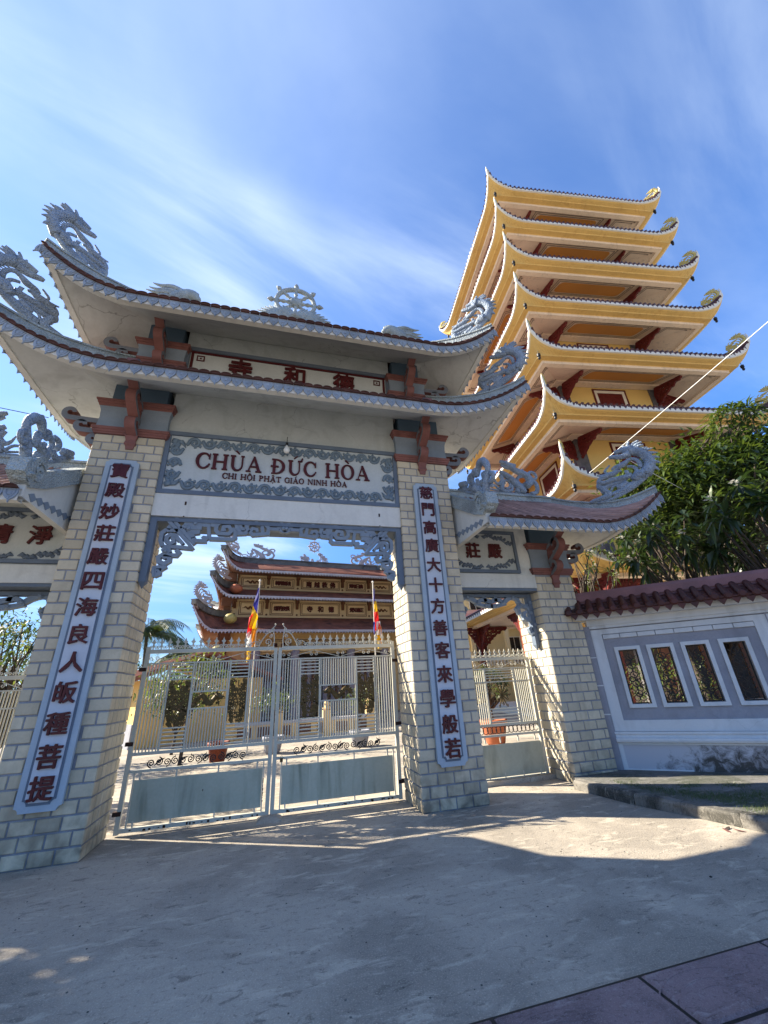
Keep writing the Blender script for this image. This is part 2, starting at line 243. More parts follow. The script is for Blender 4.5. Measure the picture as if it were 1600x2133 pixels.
# ------------------------------------------------------------------ mesh helpers
class MB:
    def __init__(s): s.v = []; s.f = []; s.mi = []; s.m = 0
    def add(s, vs, fs):
        n = len(s.v); s.v += [tuple(p) for p in vs]; s.f += [tuple(i+n for i in f) for f in fs]; s.mi += [s.m]*len(fs); return s
    def box(s, x0, x1, y0, y1, z0, z1):
        return s.add([(x0,y0,z0),(x1,y0,z0),(x1,y1,z0),(x0,y1,z0),(x0,y0,z1),(x1,y0,z1),(x1,y1,z1),(x0,y1,z1)],
                     [(0,3,2,1),(4,5,6,7),(0,1,5,4),(1,2,6,5),(2,3,7,6),(3,0,4,7)])
    def obox(s, o, ax, ay, az):      # box from corner o with edge vectors
        o, ax, ay, az = Vector(o), Vector(ax), Vector(ay), Vector(az)
        return s.add([o, o+ax, o+ax+ay, o+ay, o+az, o+ax+az, o+ax+ay+az, o+ay+az],
                     [(0,3,2,1),(4,5,6,7),(0,1,5,4),(1,2,6,5),(2,3,7,6),(3,0,4,7)])
    def quad(s, a, b, c, d): return s.add([a, b, c, d], [(0,1,2,3)])
    def frustum(s, x0, x1, y0, y1, z0, z1, e0, e1):   # rectangular ring loft z0->z1 grown by e0, e1
        vs = [(x0-e0,y0-e0,z0),(x1+e0,y0-e0,z0),(x1+e0,y1+e0,z0),(x0-e0,y1+e0,z0),(x0-e1,y0-e1,z1),(x1+e1,y0-e1,z1),(x1+e1,y1+e1,z1),(x0-e1,y1+e1,z1)]
        return s.add(vs, [(0,3,2,1),(4,5,6,7),(0,1,5,4),(1,2,6,5),(2,3,7,6),(3,0,4,7)])
    def rloft(s, x0, x1, y0, y1, prof):               # prof: list of (z, grow)
        n = len(s.v); vs = []; fs = []
        for z, e in prof: vs += [(x0-e,y0-e,z),(x1+e,y0-e,z),(x1+e,y1+e,z),(x0-e,y1+e,z)]
        for i in range(len(prof)-1):
            for j in range(4): fs.append((i*4+j, i*4+(j+1)%4, (i+1)*4+(j+1)%4, (i+1)*4+j))
        k = len(prof)-1; fs += [(3,2,1,0), (k*4,k*4+1,k*4+2,k*4+3)]
        return s.add(vs, fs)
    def tube(s, pts, rad, n=6, flat=None, cap=True, up=None):   # flat: ratio of depth to width; up: binormal direction
        pts = [Vector(p) for p in pts]; R = rad if hasattr(rad, '__len__') else [rad]*len(pts)
        rings = []; prev = None
        for i, p in enumerate(pts):
            a = pts[max(0, i-1)]; b = pts[min(len(pts)-1, i+1)]; t = (b-a)
            if t.length < 1e-9: t = Vector((0, 0, 1))
            t.normalize()
            if up is not None: bn = Vector(up); nn = bn.cross(t)
            else:
                ref = prev if prev is not None else (Vector((0,0,1)) if abs(t.z) < 0.9 else Vector((1,0,0)))
                nn = ref - t*ref.dot(t)
                if nn.length < 1e-6: nn = t.orthogonal()
                nn.normalize(); prev = nn; bn = t.cross(nn)
            if nn.length > 1e-9: nn.normalize()
            r = R[i]; d = (flat(r) if callable(flat) else r*flat) if flat else r
            rings.append([p+nn*cos(2*pi*k/n)*r+bn*sin(2*pi*k/n)*d for k in range(n)])
        vs = [q for r_ in rings for q in r_]; fs = []
        for i in range(len(rings)-1):
            for k in range(n): fs.append((i*n+k, i*n+(k+1)%n, (i+1)*n+(k+1)%n, (i+1)*n+k))
        if cap: fs += [tuple(range(n-1, -1, -1)), tuple((len(rings)-1)*n+k for k in range(n))]
        return s.add(vs, fs)
    def lathe(s, c, prof, n=16):     # prof: (r, z)
        vs = []; fs = []; c = Vector(c)
        for r, z in prof:
            for k in range(n): vs.append(c+Vector((r*cos(2*pi*k/n), r*sin(2*pi*k/n), z)))
        for i in range(len(prof)-1):
            for k in range(n): fs.append((i*n+k, i*n+(k+1)%n, (i+1)*n+(k+1)%n, (i+1)*n+k))
        fs += [tuple(range(n-1,-1,-1)), tuple((len(prof)-1)*n+k for k in range(n))]
        return s.add(vs, fs)
    def poly(s, pts2, o, ex, ey, en, th):   # flat polygon (2D list) in plane o,ex,ey extruded th along en
        o, ex, ey, en = Vector(o), Vector(ex), Vector(ey), Vector(en); n = len(pts2)
        a = [o+ex*x+ey*y for x, y in pts2]; b = [p+en*th for p in a]
        return s.add(a+b, [tuple(range(n-1,-1,-1)), tuple(range(n, 2*n))]+[(i, (i+1)%n, n+(i+1)%n, n+i) for i in range(n)])
    def ribbon(s, pts2, w, o, ex, ey, en, th):  # flat bar following a 2D path, mitred; w full width number or list
        P = [Vector((x, y)) for x, y in pts2]; Lf = []; Rt = []
        for i, p in enumerate(P):
            ta = (P[i]-P[i-1]).normalized() if i > 0 else None; tb = (P[i+1]-P[i]).normalized() if i < len(P)-1 else None
            ta = ta or tb; tb = tb or ta
            na = Vector((-ta.y, ta.x)); nb = Vector((-tb.y, tb.x)); m = na+nb
            if m.length < 0.2: m = na
            m.normalize(); k = (w[i] if hasattr(w, '__len__') else w)/2/max(0.45, m.dot(na))
            Lf.append(p+m*k); Rt.append(p-m*k)
        o, ex, ey, en = Vector(o), Vector(ex), Vector(ey), Vector(en); n = len(P)
        q = [o+ex*p.x+ey*p.y for p in Lf+Rt]; q2 = [p+en*th for p in q]
        fs = []
        for i in range(n-1):
            fs += [(i, i+1, n+i+1, n+i), (2*n+i, 3*n+i, 3*n+i+1, 2*n+i+1), (i, 2*n+i, 2*n+i+1, i+1), (n+i, n+i+1, 3*n+i+1, 3*n+i)]
        fs += [(0, n, 3*n, 2*n), (n-1, 3*n-1, 4*n-1, 2*n-1)]
        return s.add(q+q2, fs)
    def mesh(s, name, mats, smooth=False):
        me = bpy.data.meshes.new(name); me.from_pydata(s.v, [], s.f)
        for m in (mats if isinstance(mats, (list, tuple)) else [mats]): me.materials.append(m)
        if isinstance(mats, (list, tuple)) and len(mats) > 1:
            me.polygons.foreach_set('material_index', s.mi)
        if smooth: me.polygons.foreach_set('use_smooth', [True]*len(me.polygons))
        me.update(); return me
    def build(s, name, mats, parent=None, smooth=False, **tags):
        o = bpy.data.objects.new(name, s.mesh(name, mats, smooth)); C.objects.link(o)
        if parent is not None: o.parent = parent
        for k, v in tags.items(): o[k] = v
        return o
def put(name, me, parent=None, loc=(0,0,0), rot=(0,0,0), scale=None, **tags):
    o = bpy.data.objects.new(name, me); C.objects.link(o); o.location = loc; o.rotation_euler = rot
    if scale is not None: o.scale = scale
    if parent is not None: o.parent = parent
    for k, v in tags.items(): o[k] = v
    return o
def thing(name, label, cat, loc=(0,0,0), rz=0.0, group=None):
    o = bpy.data.objects.new(name, None); C.objects.link(o); o.location = loc; o.rotation_euler = (0, 0, rz)
    o.empty_display_size = 0.2; o['label'] = label; o['category'] = cat
    if group: o['group'] = group
    return o
def tagt(o, label, cat, group=None):
    o['label'] = label; o['category'] = cat
    if group: o['group'] = group
    return o
def smoothpath(p, sub=3):       # Catmull-Rom through tuples
    if len(p) < 3: return [tuple(q) for q in p]
    out = []; n = len(p)
    for i in range(n-1):
        a, b, c, d = p[max(0,i-1)], p[i], p[i+1], p[min(n-1,i+2)]
        for k in range(sub):
            t = k/sub
            out.append(tuple(0.5*((2*b[j])+(c[j]-a[j])*t+(2*a[j]-5*b[j]+4*c[j]-d[j])*t*t+(-a[j]+3*b[j]-3*c[j]+d[j])*t**3) for j in range(len(b))))
    out.append(tuple(p[-1])); return out
def spiral(cx, cy, r, turns, a0, sgn=1, n=14, r1=0.15):
    return [(cx+cos(a0+sgn*t*turns*2*pi)*r*(1-(1-r1)*t), cy+sin(a0+sgn*t*turns*2*pi)*r*(1-(1-r1)*t)) for t in [i/n for i in range(n+1)]]
def text_mesh(ch, size, depth, bold, m):
    cu = bpy.data.curves.new('t', 'FONT'); cu.body = ch; cu.size = size; cu.extrude = depth/2; cu.offset = 0; cu.resolution_u = 2
    cu.align_x = 'CENTER'
    o = bpy.data.objects.new('t', cu); C.objects.link(o)
    dg = bpy.context.evaluated_depsgraph_get(); me = bpy.data.meshes.new_from_object(o.evaluated_get(dg))
    bpy.data.objects.remove(o); bpy.data.curves.remove(cu)
    xs = [v.co.x for v in me.vertices]; ys = [v.co.y for v in me.vertices]
    if xs:
        cx, cy = (min(xs)+max(xs))/2, (min(ys)+max(ys))/2; k = size/max(max(xs)-min(xs), max(ys)-min(ys), 1e-6)
        k = min(k, 1.6)
        for v in me.vertices: v.co.x = (v.co.x-cx)*k; v.co.y = (v.co.y-cy)*k
    if bold:        # heavier brush weight: the same glyph struck again slightly to each side
        vs = [tuple(v.co) for v in me.vertices]; fs = [tuple(p.vertices) for p in me.polygons]; V = []; F = []
        for i, (dx_, dy_) in enumerate(((0, 0), (1, .5), (-1, -.4), (.5, -1), (-.5, 1))):
            n_ = len(V); V += [(x+dx_*bold, y+dy_*bold, z+.0007*i) for x, y, z in vs]; F += [tuple(j+n_ for j in f) for f in fs]
        m2 = bpy.data.meshes.new('character'); m2.from_pydata(V, [], F); m2.update(); bpy.data.meshes.remove(me); me = m2
    me.name = 'character'; me.materials.clear(); me.materials.append(m); return me
def char(ch, size, depth, bold, x, y, z, parent, m=None, rz=0.0, shear=0.0):
    me = text_mesh(ch, size, depth, bold, m or m_maroon)
    return put('character', me, parent, (x, y, z), (pi/2, 0, rz))
DRAGON = [[(0.055,0.369,0.098),(-0.039,0.485,0.081),(-0.056,0.585,0.074),(-0.022,0.684,0.072),(0.038,0.767,0.074),(0.131,0.826,0.081),(0.242,0.85,0.064)],
 [(0.123,0.842,0.081),(0.242,0.875,0.051),(0.352,0.867,0.034)],
 [(0.157,0.776,0.064),(0.276,0.763,0.047),(0.403,0.805,0.038),(0.446,0.805,0.025)],
 [(0.174,0.875,0.03),(0.199,0.917,0.023),(0.216,0.958,0.015)],
 [(0.14,0.884,0.03),(0.148,0.933,0.025),(0.114,0.987,0.017)],
 [(0.106,0.884,0.03),(0.072,0.938,0.025),(-0.017,0.962,0.017)],
 [(0.089,0.859,0.025),(0.038,0.9,0.023),(-0.047,0.917,0.013)],
 [(0.055,0.834,0.025),(0.012,0.859,0.023),(-0.056,0.859,0.011)],
 [(0.029,0.801,0.025),(-0.03,0.809,0.021),(-0.098,0.796,0.008)],
 [(-0.039,0.759,0.038),(-0.09,0.755,0.025),(-0.158,0.751,0.006)],
 [(-0.073,0.693,0.042),(-0.132,0.684,0.025),(-0.196,0.664,0.006)],
 [(-0.09,0.601,0.042),(-0.141,0.597,0.025),(-0.196,0.568,0.006)],
 [(-0.081,0.518,0.042),(-0.132,0.506,0.025),(-0.183,0.464,0.006)],
 [(-0.064,0.435,0.038),(-0.107,0.415,0.025),(-0.132,0.369,0.006)],
 [(0.08,0.485,0.032),(0.072,0.568,0.032),(0.106,0.643,0.03),(0.165,0.68,0.03),(0.225,0.659,0.034),(0.293,0.618,0.047),(0.378,0.585,0.025),(0.42,0.56,0.019),(0.437,0.51,0.015)],
 [(0.157,0.386,0.042),(0.136,0.477,0.032),(0.165,0.543,0.025),(0.242,0.581,0.021)],
 [(0.25,0.651,0.038),(0.327,0.626,0.038),(0.412,0.626,0.021),(0.454,0.585,0.019)],
 [(0.055,0.369,0.093),(0.14,0.369,0.085),(0.208,0.303,0.064)],
 [(0.055,0.386,0.059),(0.157,0.286,0.055),(0.267,0.236,0.064),(0.412,0.186,0.059),(0.548,0.162,0.055)],
 [(0.216,0.402,0.047),(0.344,0.402,0.047),(0.48,0.41,0.045),(0.599,0.402,0.042),(0.675,0.427,0.04),(0.658,0.477,0.038),(0.582,0.502,0.049),(0.463,0.514,0.051),(0.378,0.535,0.03),(0.335,0.518,0.017)],
 [(0.675,0.427,0.042),(0.692,0.352,0.047),(0.633,0.319,0.047),(0.531,0.344,0.038),(0.412,0.352,0.038),(0.293,0.386,0.038)],
 [(0.531,0.535,0.021),(0.556,0.601,0.019),(0.514,0.643,0.017),(0.463,0.68,0.013)],
 [(0.582,0.527,0.025),(0.641,0.543,0.017),(0.684,0.56,0.011)],
 [(0.293,0.46,0.064),(0.242,0.469,0.047)],
 [(0.658,0.344,0.051),(0.641,0.261,0.051),(0.582,0.178,0.055),(0.701,0.145,0.051),(0.811,0.141,0.038),(0.884,0.128,0.025)],
 [(0.701,0.112,0.034),(0.769,0.095,0.025),(0.794,0.058,0.015)],
 [(0.463,0.253,0.047),(0.378,0.269,0.055),(0.31,0.319,0.047)],
 [(0.777,0.078,0.021),(0.548,0.099,0.025),(0.327,0.162,0.03),(0.165,0.244,0.034),(0.038,0.328,0.034),(-0.047,0.41,0.025)],
 [(0.548,0.244,0.021),(0.514,0.294,0.021),(0.429,0.319,0.019)]]
RIDGEDRAGON = [[(-0.191,0.856,0.036),(-0.104,0.825,0.063),(0.017,0.774,0.08),(0.121,0.753,0.08),(0.225,0.794,0.036)],
 [(-0.173,0.774,0.027),(-0.087,0.722,0.045),(0.035,0.712,0.063)],
 [(0,0.856,0.036),(0.035,0.898,0.022)],
 [(0.104,0.815,0.036),(0.225,0.805,0.016)],
 [(0.121,0.712,0.036),(0.225,0.702,0.013)],
 [(0.052,0.732,0.072),(0.208,0.629,0.08),(0.381,0.567,0.089),(0.503,0.485,0.098),(0.52,0.32,0.098),(0.381,0.237,0.08)],
 [(0.503,0.547,0.054),(0.607,0.629,0.04),(0.693,0.629,0.04),(0.754,0.547,0.036),(0.728,0.464,0.036),(0.641,0.454,0.031),(0.589,0.526,0.027)],
 [(0.555,0.464,0.054),(0.693,0.361,0.054),(0.728,0.237,0.054),(0.676,0.093,0.054),(0.52,0.041,0.054)],
 [(0.416,0.196,0.036),(0.503,0.217,0.027),(0.572,0.32,0.027)],
 [(0.451,0.526,0.054),(0.295,0.485,0.045),(0.208,0.402,0.04),(0.26,0.279,0.036),(0.364,0.258,0.045)],
 [(-0.243,0.567,0.045),(-0.139,0.506,0.072),(0,0.402,0.089),(0.139,0.258,0.107),(0.26,0.134,0.107),(0.347,0.041,0.063)],
 [(-0.243,0.485,0.054),(-0.208,0.34,0.054),(-0.295,0.237,0.054),(-0.381,0.258,0.036),(-0.442,0.402,0.013)],
 [(-0.225,0.464,0.036),(-0.191,0.34,0.045),(-0.26,0.134,0.072),(-0.277,0.041,0.072)],
 [(-0.173,0.258,0.036),(-0.139,0.34,0.031),(-0.052,0.32,0.031),(-0.026,0.217,0.031),(-0.087,0.134,0.031),(-0.173,0.134,0.031)],
 [(0.017,0.258,0.036),(0.017,0.113,0.045),(-0.121,0.062,0.045),(-0.312,0.072,0.054)],
 [(-0.347,0.072,0.036),(-0.416,0.155,0.031),(-0.485,0.196,0.031),(-0.589,0.186,0.027),(-0.676,0.155,0.031),(-0.693,0.072,0.031),(-0.763,0.062,0.036)],
 [(-0.624,0.175,0.022),(-0.589,0.093,0.022),(-0.485,0.072,0.027),(-0.364,0.062,0.027)],
 [(-0.763,0.021,0.027),(-0.173,0.01,0.027),(0.572,0.01,0.036)],
 [(0.381,0.65,0.027),(0.416,0.712,0.013)],
 [(0.139,0.134,0.08),(0.173,0.021,0.054)]]
GABLE = [[(-1.14,4.42,0.065),(-1.21,4.54,0.071),(-1.28,4.66,0.058),(-1.33,4.76,0.052),(-1.29,4.85,0.065),(-1.22,4.92,0.065),(-1.11,4.94,0.065),(-1.03,4.87,0.052),(-0.96,4.79,0.045)],
 [(-1.27,4.9,0.032),(-1.22,4.93,0.039),(-1.12,5.01,0.019)],
 [(-1.34,4.65,0.039),(-1.41,4.62,0.039),(-1.4,4.56,0.039),(-1.36,4.53,0.039),(-1.28,4.55,0.045)],
 [(-1.29,4.48,0.032),(-1.32,4.45,0.026)],
 [(-0.97,4.87,0.045),(-0.9,4.91,0.052),(-0.87,4.87,0.052)],
 [(-0.92,4.75,0.039),(-0.92,4.68,0.039),(-0.83,4.69,0.039),(-0.76,4.78,0.039),(-0.77,4.85,0.039),(-0.84,4.87,0.039),(-0.92,4.82,0.039)],
 [(-0.78,4.92,0.039),(-0.68,4.93,0.039),(-0.63,4.89,0.045),(-0.66,4.81,0.039)],
 [(-1.12,4.59,0.039),(-1.12,4.69,0.052),(-1.12,4.76,0.058),(-1.13,4.65,0.045),(-1.01,4.65,0.058),(-0.92,4.63,0.052)],
 [(-1.07,4.46,0.039),(-0.95,4.49,0.052),(-0.96,4.56,0.058),(-0.84,4.63,0.071),(-0.75,4.66,0.052)],
 [(-0.71,4.76,0.045),(-0.63,4.73,0.045),(-0.51,4.75,0.045),(-0.41,4.82,0.052)],
 [(-0.49,4.87,0.058),(-0.39,4.91,0.058),(-0.26,4.97,0.045)],
 [(-0.37,4.87,0.045),(-0.23,4.92,0.026)],
 [(-0.86,4.53,0.032),(-0.59,4.67,0.026),(-0.23,4.89,0.026)]]
FRET = [[(-1.855,4.25,0.022),(-1.605,4.25,0.026),(-1.245,4.24,0.028)],
 [(-1.835,4.24,0.028),(-1.615,4.01,0.031),(-1.395,3.76,0.022)],
 [(-1.725,4.21,0.026),(-1.555,4.03,0.028),(-1.395,3.84,0.022)],
 [(-1.395,3.86,0.026),(-1.405,3.95,0.03)],
 [(-1.405,3.77,0.028),(-1.625,3.79,0.031),(-1.845,3.79,0.03)],
 [(-1.845,3.79,0.031),(-1.885,3.88,0.031),(-1.885,4.01,0.031),(-1.835,4.06,0.031),(-1.655,4.06,0.028)],
 [(-1.665,3.96,0.028),(-1.555,3.84,0.028)],
 [(-1.625,3.89,0.03),(-1.675,3.98,0.031),(-1.755,3.99,0.031),(-1.805,3.95,0.031),(-1.805,3.88,0.031),(-1.745,3.84,0.031),(-1.695,3.87,0.03),(-1.705,3.93,0.028),(-1.745,3.93,0.025)],
 [(-1.805,4.17,0.045),(-1.755,4.15,0.045)],
 [(-1.785,4.12,0.037),(-1.805,4.07,0.03)],
 [(-1.825,3.76,0.045),(-1.785,3.71,0.052),(-1.715,3.74,0.045)],
 [(-1.645,3.74,0.031),(-1.595,3.7,0.031),(-1.625,3.65,0.031),(-1.725,3.65,0.031),(-1.815,3.66,0.033),(-1.875,3.61,0.033),(-1.855,3.54,0.033),(-1.775,3.51,0.033),(-1.715,3.56,0.033),(-1.715,3.61,0.03),(-1.785,3.63,0.028),(-1.795,3.59,0.025)],
 [(-1.785,3.51,0.031),(-1.765,3.46,0.033),(-1.805,3.43,0.033),(-1.835,3.46,0.031),(-1.905,3.44,0.031),(-1.905,3.38,0.031),(-1.865,3.33,0.031),(-1.825,3.35,0.031),(-1.825,3.41,0.028),(-1.875,3.41,0.025)],
 [(-1.915,3.46,0.015),(-1.895,3.3,0.015)],
 [(-1.585,4.19,0.033),(-1.415,4.19,0.045),(-1.235,4.18,0.037)],
 [(-1.595,4.17,0.03),(-1.505,4.1,0.052),(-1.395,4.07,0.067),(-1.335,4.07,0.052)],
 [(-1.475,4.04,0.045),(-1.435,3.96,0.045)],
 [(-1.525,4.13,0.045),(-1.315,4.14,0.052)],
 [(-1.635,4.11,0.019),(-1.575,4.14,0.019)],
 [(-1.575,4.05,0.016),(-1.535,4.1,0.016)],
 [(-1.535,4.01,0.016),(-1.485,4.06,0.016)],
 [(-1.385,3.9,0.031),(-1.215,3.9,0.031)],
 [(-1.285,3.94,0.031),(-1.265,3.96,0.031),(-1.195,3.95,0.031)],
 [(-1.225,4.24,0.03),(-1.205,4.1,0.028),(-1.185,3.94,0.031)],
 [(-1.185,3.95,0.031),(-0.825,3.95,0.031),(-0.785,3.99,0.031),(-0.805,4.13,0.028),(-0.865,4.13,0.025)],
 [(-1.185,4.18,0.03),(-1.095,4.18,0.031)],
 [(-0.705,4.06,0.028),(-0.775,4.15,0.03),(-0.795,4.23,0.03),(-0.855,4.25,0.031),(-1.035,4.24,0.031),(-1.095,4.18,0.031),(-1.095,4.09,0.031),(-1.045,4.04,0.031),(-0.895,4.04,0.031),(-0.855,4.09,0.031),(-0.895,4.17,0.028),(-0.985,4.16,0.027),(-0.995,4.1,0.025),(-0.945,4.11,0.025)],
 [(-0.735,4.23,0.033),(-0.725,4.15,0.045)],
 [(-0.775,4.14,0.033),(-0.645,4.14,0.03)],
 [(-0.765,4.05,0.031),(-0.635,4.06,0.031),(-0.595,4.11,0.031),(-0.625,4.19,0.031),(-0.585,4.24,0.031),(-0.325,4.23,0.031),(-0.265,4.17,0.031),(-0.275,4.07,0.031),(-0.515,4.04,0.031),(-0.565,4.09,0.031),(-0.525,4.15,0.027),(-0.455,4.14,0.025),(-0.445,4.09,0.025)],
 [(-0.375,4.2,0.03),(-0.355,4.08,0.03)],
 [(-0.265,4.16,0.03),(-0.095,4.16,0.03)],
 [(-0.115,4.23,0.037),(-0.025,4.17,0.052),(0.055,4.22,0.037)],
 [(-0.085,4.15,0.03),(-0.025,4.13,0.037),(0.035,4.15,0.03)],
 [(-1.705,4.29,0.027),(-1.695,4.23,0.027)],
 [(-1.365,4.29,0.027),(-1.355,4.23,0.027)],
 [(-0.945,4.29,0.027),(-0.935,4.24,0.027)],
 [(-0.475,4.3,0.027),(-0.465,4.24,0.027)],
 [(-0.065,4.3,0.027),(-0.045,4.23,0.027)]]
# ------------------------------------------------------------------ ground, pavement, kerb
g = MB(); g.box(-400, 400, -400, 600, -0.5, 0.0)
g.build('ground', m_conc, kind='structure')
pv = bpy.data.objects.new('red_pavement', None); C.objects.link(pv); pv['kind'] = 'structure'
b = MB(); b.box(-6, 12, -6.8, -3.513, -.1, .004); b.build('paver_bed', m_iron, pv)
def prect(x0, x1, y0, y1):
    b = MB(); r = 0.012
    b.add([(x0+.006,y0+.006,0.0),(x1-.006,y0+.006,0.0),(x1-.006,y1-.006,0.0),(x0+.006,y1-.006,0.0),(x0+.012+r,y0+.012+r,0.014),(x1-.012-r,y0+.012+r,0.014),(x1-.012-r,y1-.012-r,0.014),(x0+.012+r,y1-.012-r,0.014)],
          [(4,5,6,7),(0,1,5,4),(1,2,6,5),(2,3,7,6),(3,0,4,7)])
    # pressed fan arcs
    cx, cy = (x0+x1)/2, (y0+y1)/2
    for rr in (0.10, 0.16, 0.24):
        pts = [(cx-0.2+cos(a)*rr*1.5, cy-0.1+sin(a)*rr) for a in [0.1+2.6*i/12 for i in range(13)]]
        b.ribbon(pts, 0.008, (0,0,0.0128), (1,0,0), (0,1,0), (0,0,1), 0.003)
    b.build('paver', m_paver, pv)
for j in range(7):
    for i in range(-5, 7):
        x0 = 1.67+0.94*i + (0.0 if j % 2 == 0 else 0.0); prect(x0, x0+0.94, -3.52-0.42*(j+1), -3.52-0.42*j)
# raised side pavement behind a kerb
KL = [(4.24, 0.20), (4.36, -0.85), (4.52, -1.40), (4.66, -2.0), (4.86, -3.0), (5.3, -4.6), (6.0, -6.5)]
WD = Vector((0.75, -0.6614, 0)); WN = Vector((0.6614, 0.75, 0)); P0 = Vector((5.39, 0.44, 0))
b = MB()
far = [tuple((P0+WD*s+WN*0.15)[:2]) for s in (8.2, 5, 0, -0.9)]
poly = KL+far
n = len(poly); b.add([(x, y, 0.0) for x, y in poly]+[(x, y, 0.118) for x, y in poly], [tuple(range(n-1,-1,-1)), tuple(range(n, 2*n))]+[(i, (i+1) % n, n+(i+1) % n, n+i) for i in range(n)])
b.build('side_pavement', m_conc2, kind='structure')
kb = bpy.data.objects.new('kerb', None); C.objects.link(kb); kb['kind'] = 'structure'
seg = []
for i in range(len(KL)-1):
    a, c = Vector((*KL[i], 0)), Vector((*KL[i+1], 0)); nseg = max(1, round((c-a).length/0.85))
    for k in range(nseg): seg.append((a.lerp(c, k/nseg), a.lerp(c, (k+1)/nseg)))
for a, c in seg:
    d = (c-a); nrm = Vector((-d.y, d.x, 0)).normalized(); q = MB(); N_ = 7
    prof = [(-0.075, 0.0), (-0.07, 0.10), (-0.05, 0.128), (0.07, 0.132), (0.08, 0.11)]
    vs = []
    for i in range(N_):
        t = 0.006+(0.988)*i/(N_-1)
        for (o_, z) in prof: vs.append(a+d*t-nrm*(-o_)+Vector((0, 0, z))+(nrm*random.uniform(-.006, .006)+Vector((0,0,random.uniform(-.006,.004))) if z > .05 else Vector()))
    m5 = len(prof)
    fs = [(i*m5+j, (i+1)*m5+j, (i+1)*m5+j+1, i*m5+j+1) for i in range(N_-1) for j in range(m5-1)]
    fs += [tuple(range(m5)), tuple((N_-1)*m5+j for j in range(m5-1, -1, -1))]
    q.add(vs, fs); q.build('kerb_stone', m_kerb, kb)
# grass tufts in the pavement
b = MB(); rg = random.Random(3)
def blade(b, x, y, z, h, w, lean):
    a = rg.uniform(0, 2*pi); dx, dy = cos(a)*w, sin(a)*w; lx, ly = rg.uniform(-lean, lean), rg.uniform(-lean, lean)
    b.add([(x-dx,y-dy,z),(x+dx,y+dy,z),(x+lx,y+ly,z+h)], [(0,1,2)])
patches = [(4.75,-0.75,.16,.5),(4.9,-1.15,.2,.5),(5.05,-1.5,.25,.4),(5.3,-1.6,.3,.3),(5.6,-1.55,.25,.2),(5.0,-2.0,.3,.2),(5.5,-2.1,.4,.25),(5.25,-0.85,.18,.12),(5.75,-1.1,.2,.14),(5.9,-1.9,.4,.2),(4.65,-0.35,.06,.35),(5.05,-2.7,.4,.5),(6.4,-1.6,.3,.2),(5.3,-2.45,.5,.35)]
for (x, y, rx, ry) in patches:
    for i in range(int(5200*rx*ry)+60):
        blade(b, x+rg.gauss(0, rx*.5), y+rg.gauss(0, ry*.5), 0.116, rg.uniform(.012, .04), .0028, .03)
b.build('grass_tufts', m_grass, kind='stuff')
# dry leaves at the kerb
for i, (x, y, rz) in enumerate([(4.42, -1.98, .3), (4.36, -2.02, 1.4), (4.47, -2.08, 2.2)]):
    q = MB(); q.poly([(-.05,0),(-.02,.018),(.03,.015),(.06,0),(.03,-.016),(-.02,-.018)], (0,0,0), (1,0,.12), (0,1,.1), (0,0,1), .003)
    o = q.build('fallen_leaf', m_salmon if i else m_bark); o.location = (x, y, .006); o.rotation_euler = (0, 0, rz)
    tagt(o, ['brown curled dry leaf furthest left at the foot of the kerb', 'reddish dry leaf at the kerb nearest the viewer', 'reddish dry leaf lying against the kerb furthest right'][i], 'leaf', 'dry leaves by the kerb')

# ------------------------------------------------------------------ brick pillars
XC = -0.405
def brick_mesh(w, h, th=0.014, ch=0.006):
    b = MB(); b.add([(-w/2,0,-h/2),(w/2,0,-h/2),(w/2,0,h/2),(-w/2,0,h/2),(-w/2+.001,-th+ch,-h/2+.001),(w/2-.001,-th+ch,-h/2+.001),(w/2-.001,-th+ch,h/2-.001),(-w/2+.001,-th+ch,h/2-.001),
        (-w/2+ch,-th,-h/2+ch),(w/2-ch,-th,-h/2+ch),(w/2-ch,-th,h/2-ch),(-w/2+ch,-th,h/2-ch)],
        [(8,9,10,11),(4,5,9,8),(5,6,10,9),(6,7,11,10),(7,4,8,11),(0,1,5,4),(1,2,6,5),(2,3,7,6),(3,0,4,7)])
    return b.mesh('brick', m_brick)
BR = 0.150; _bm = {}
def bmesh_for(w, h):
    k = (round(w, 3), round(h, 3))
    if k not in _bm: _bm[k] = brick_mesh(*k)
    return _bm[k]
def face_bricks(parent, length, ztop, pitch, place, skip=None, bond=True, z0=0.0, first=0.0):
    z = z0; row = 0; cnt = 0
    while z < ztop-0.02:
        h = min(BR, ztop-z)-0.019
        if h > 0.03:
            x = -(pitch/2 if (row % 2 and bond) else 0.0)-first
            while x < length-0.005:
                a, c = max(x, 0)+(0.004 if x <= 0 else 0.0095), min(x+pitch, length)-(0.004 if x+pitch >= length else 0.0095)
                if c-a > 0.025:
                    cx, cz = (a+c)/2, z+h/2+0.0095
                    if not (skip and skip(a, c, cz)):
                        jx, jz = random.uniform(-.0015, .0015), random.uniform(-.0015, .0015)
                        loc, rot = place(cx+jx, cz+jz)
                        put('brick', bmesh_for(round((c-a)/.005)*.005, round(h/.005)*.005), parent, loc, (0, 0, rot+random.uniform(-.004, .004))); cnt += 1
                x += pitch
        z += BR; row += 1
    return cnt
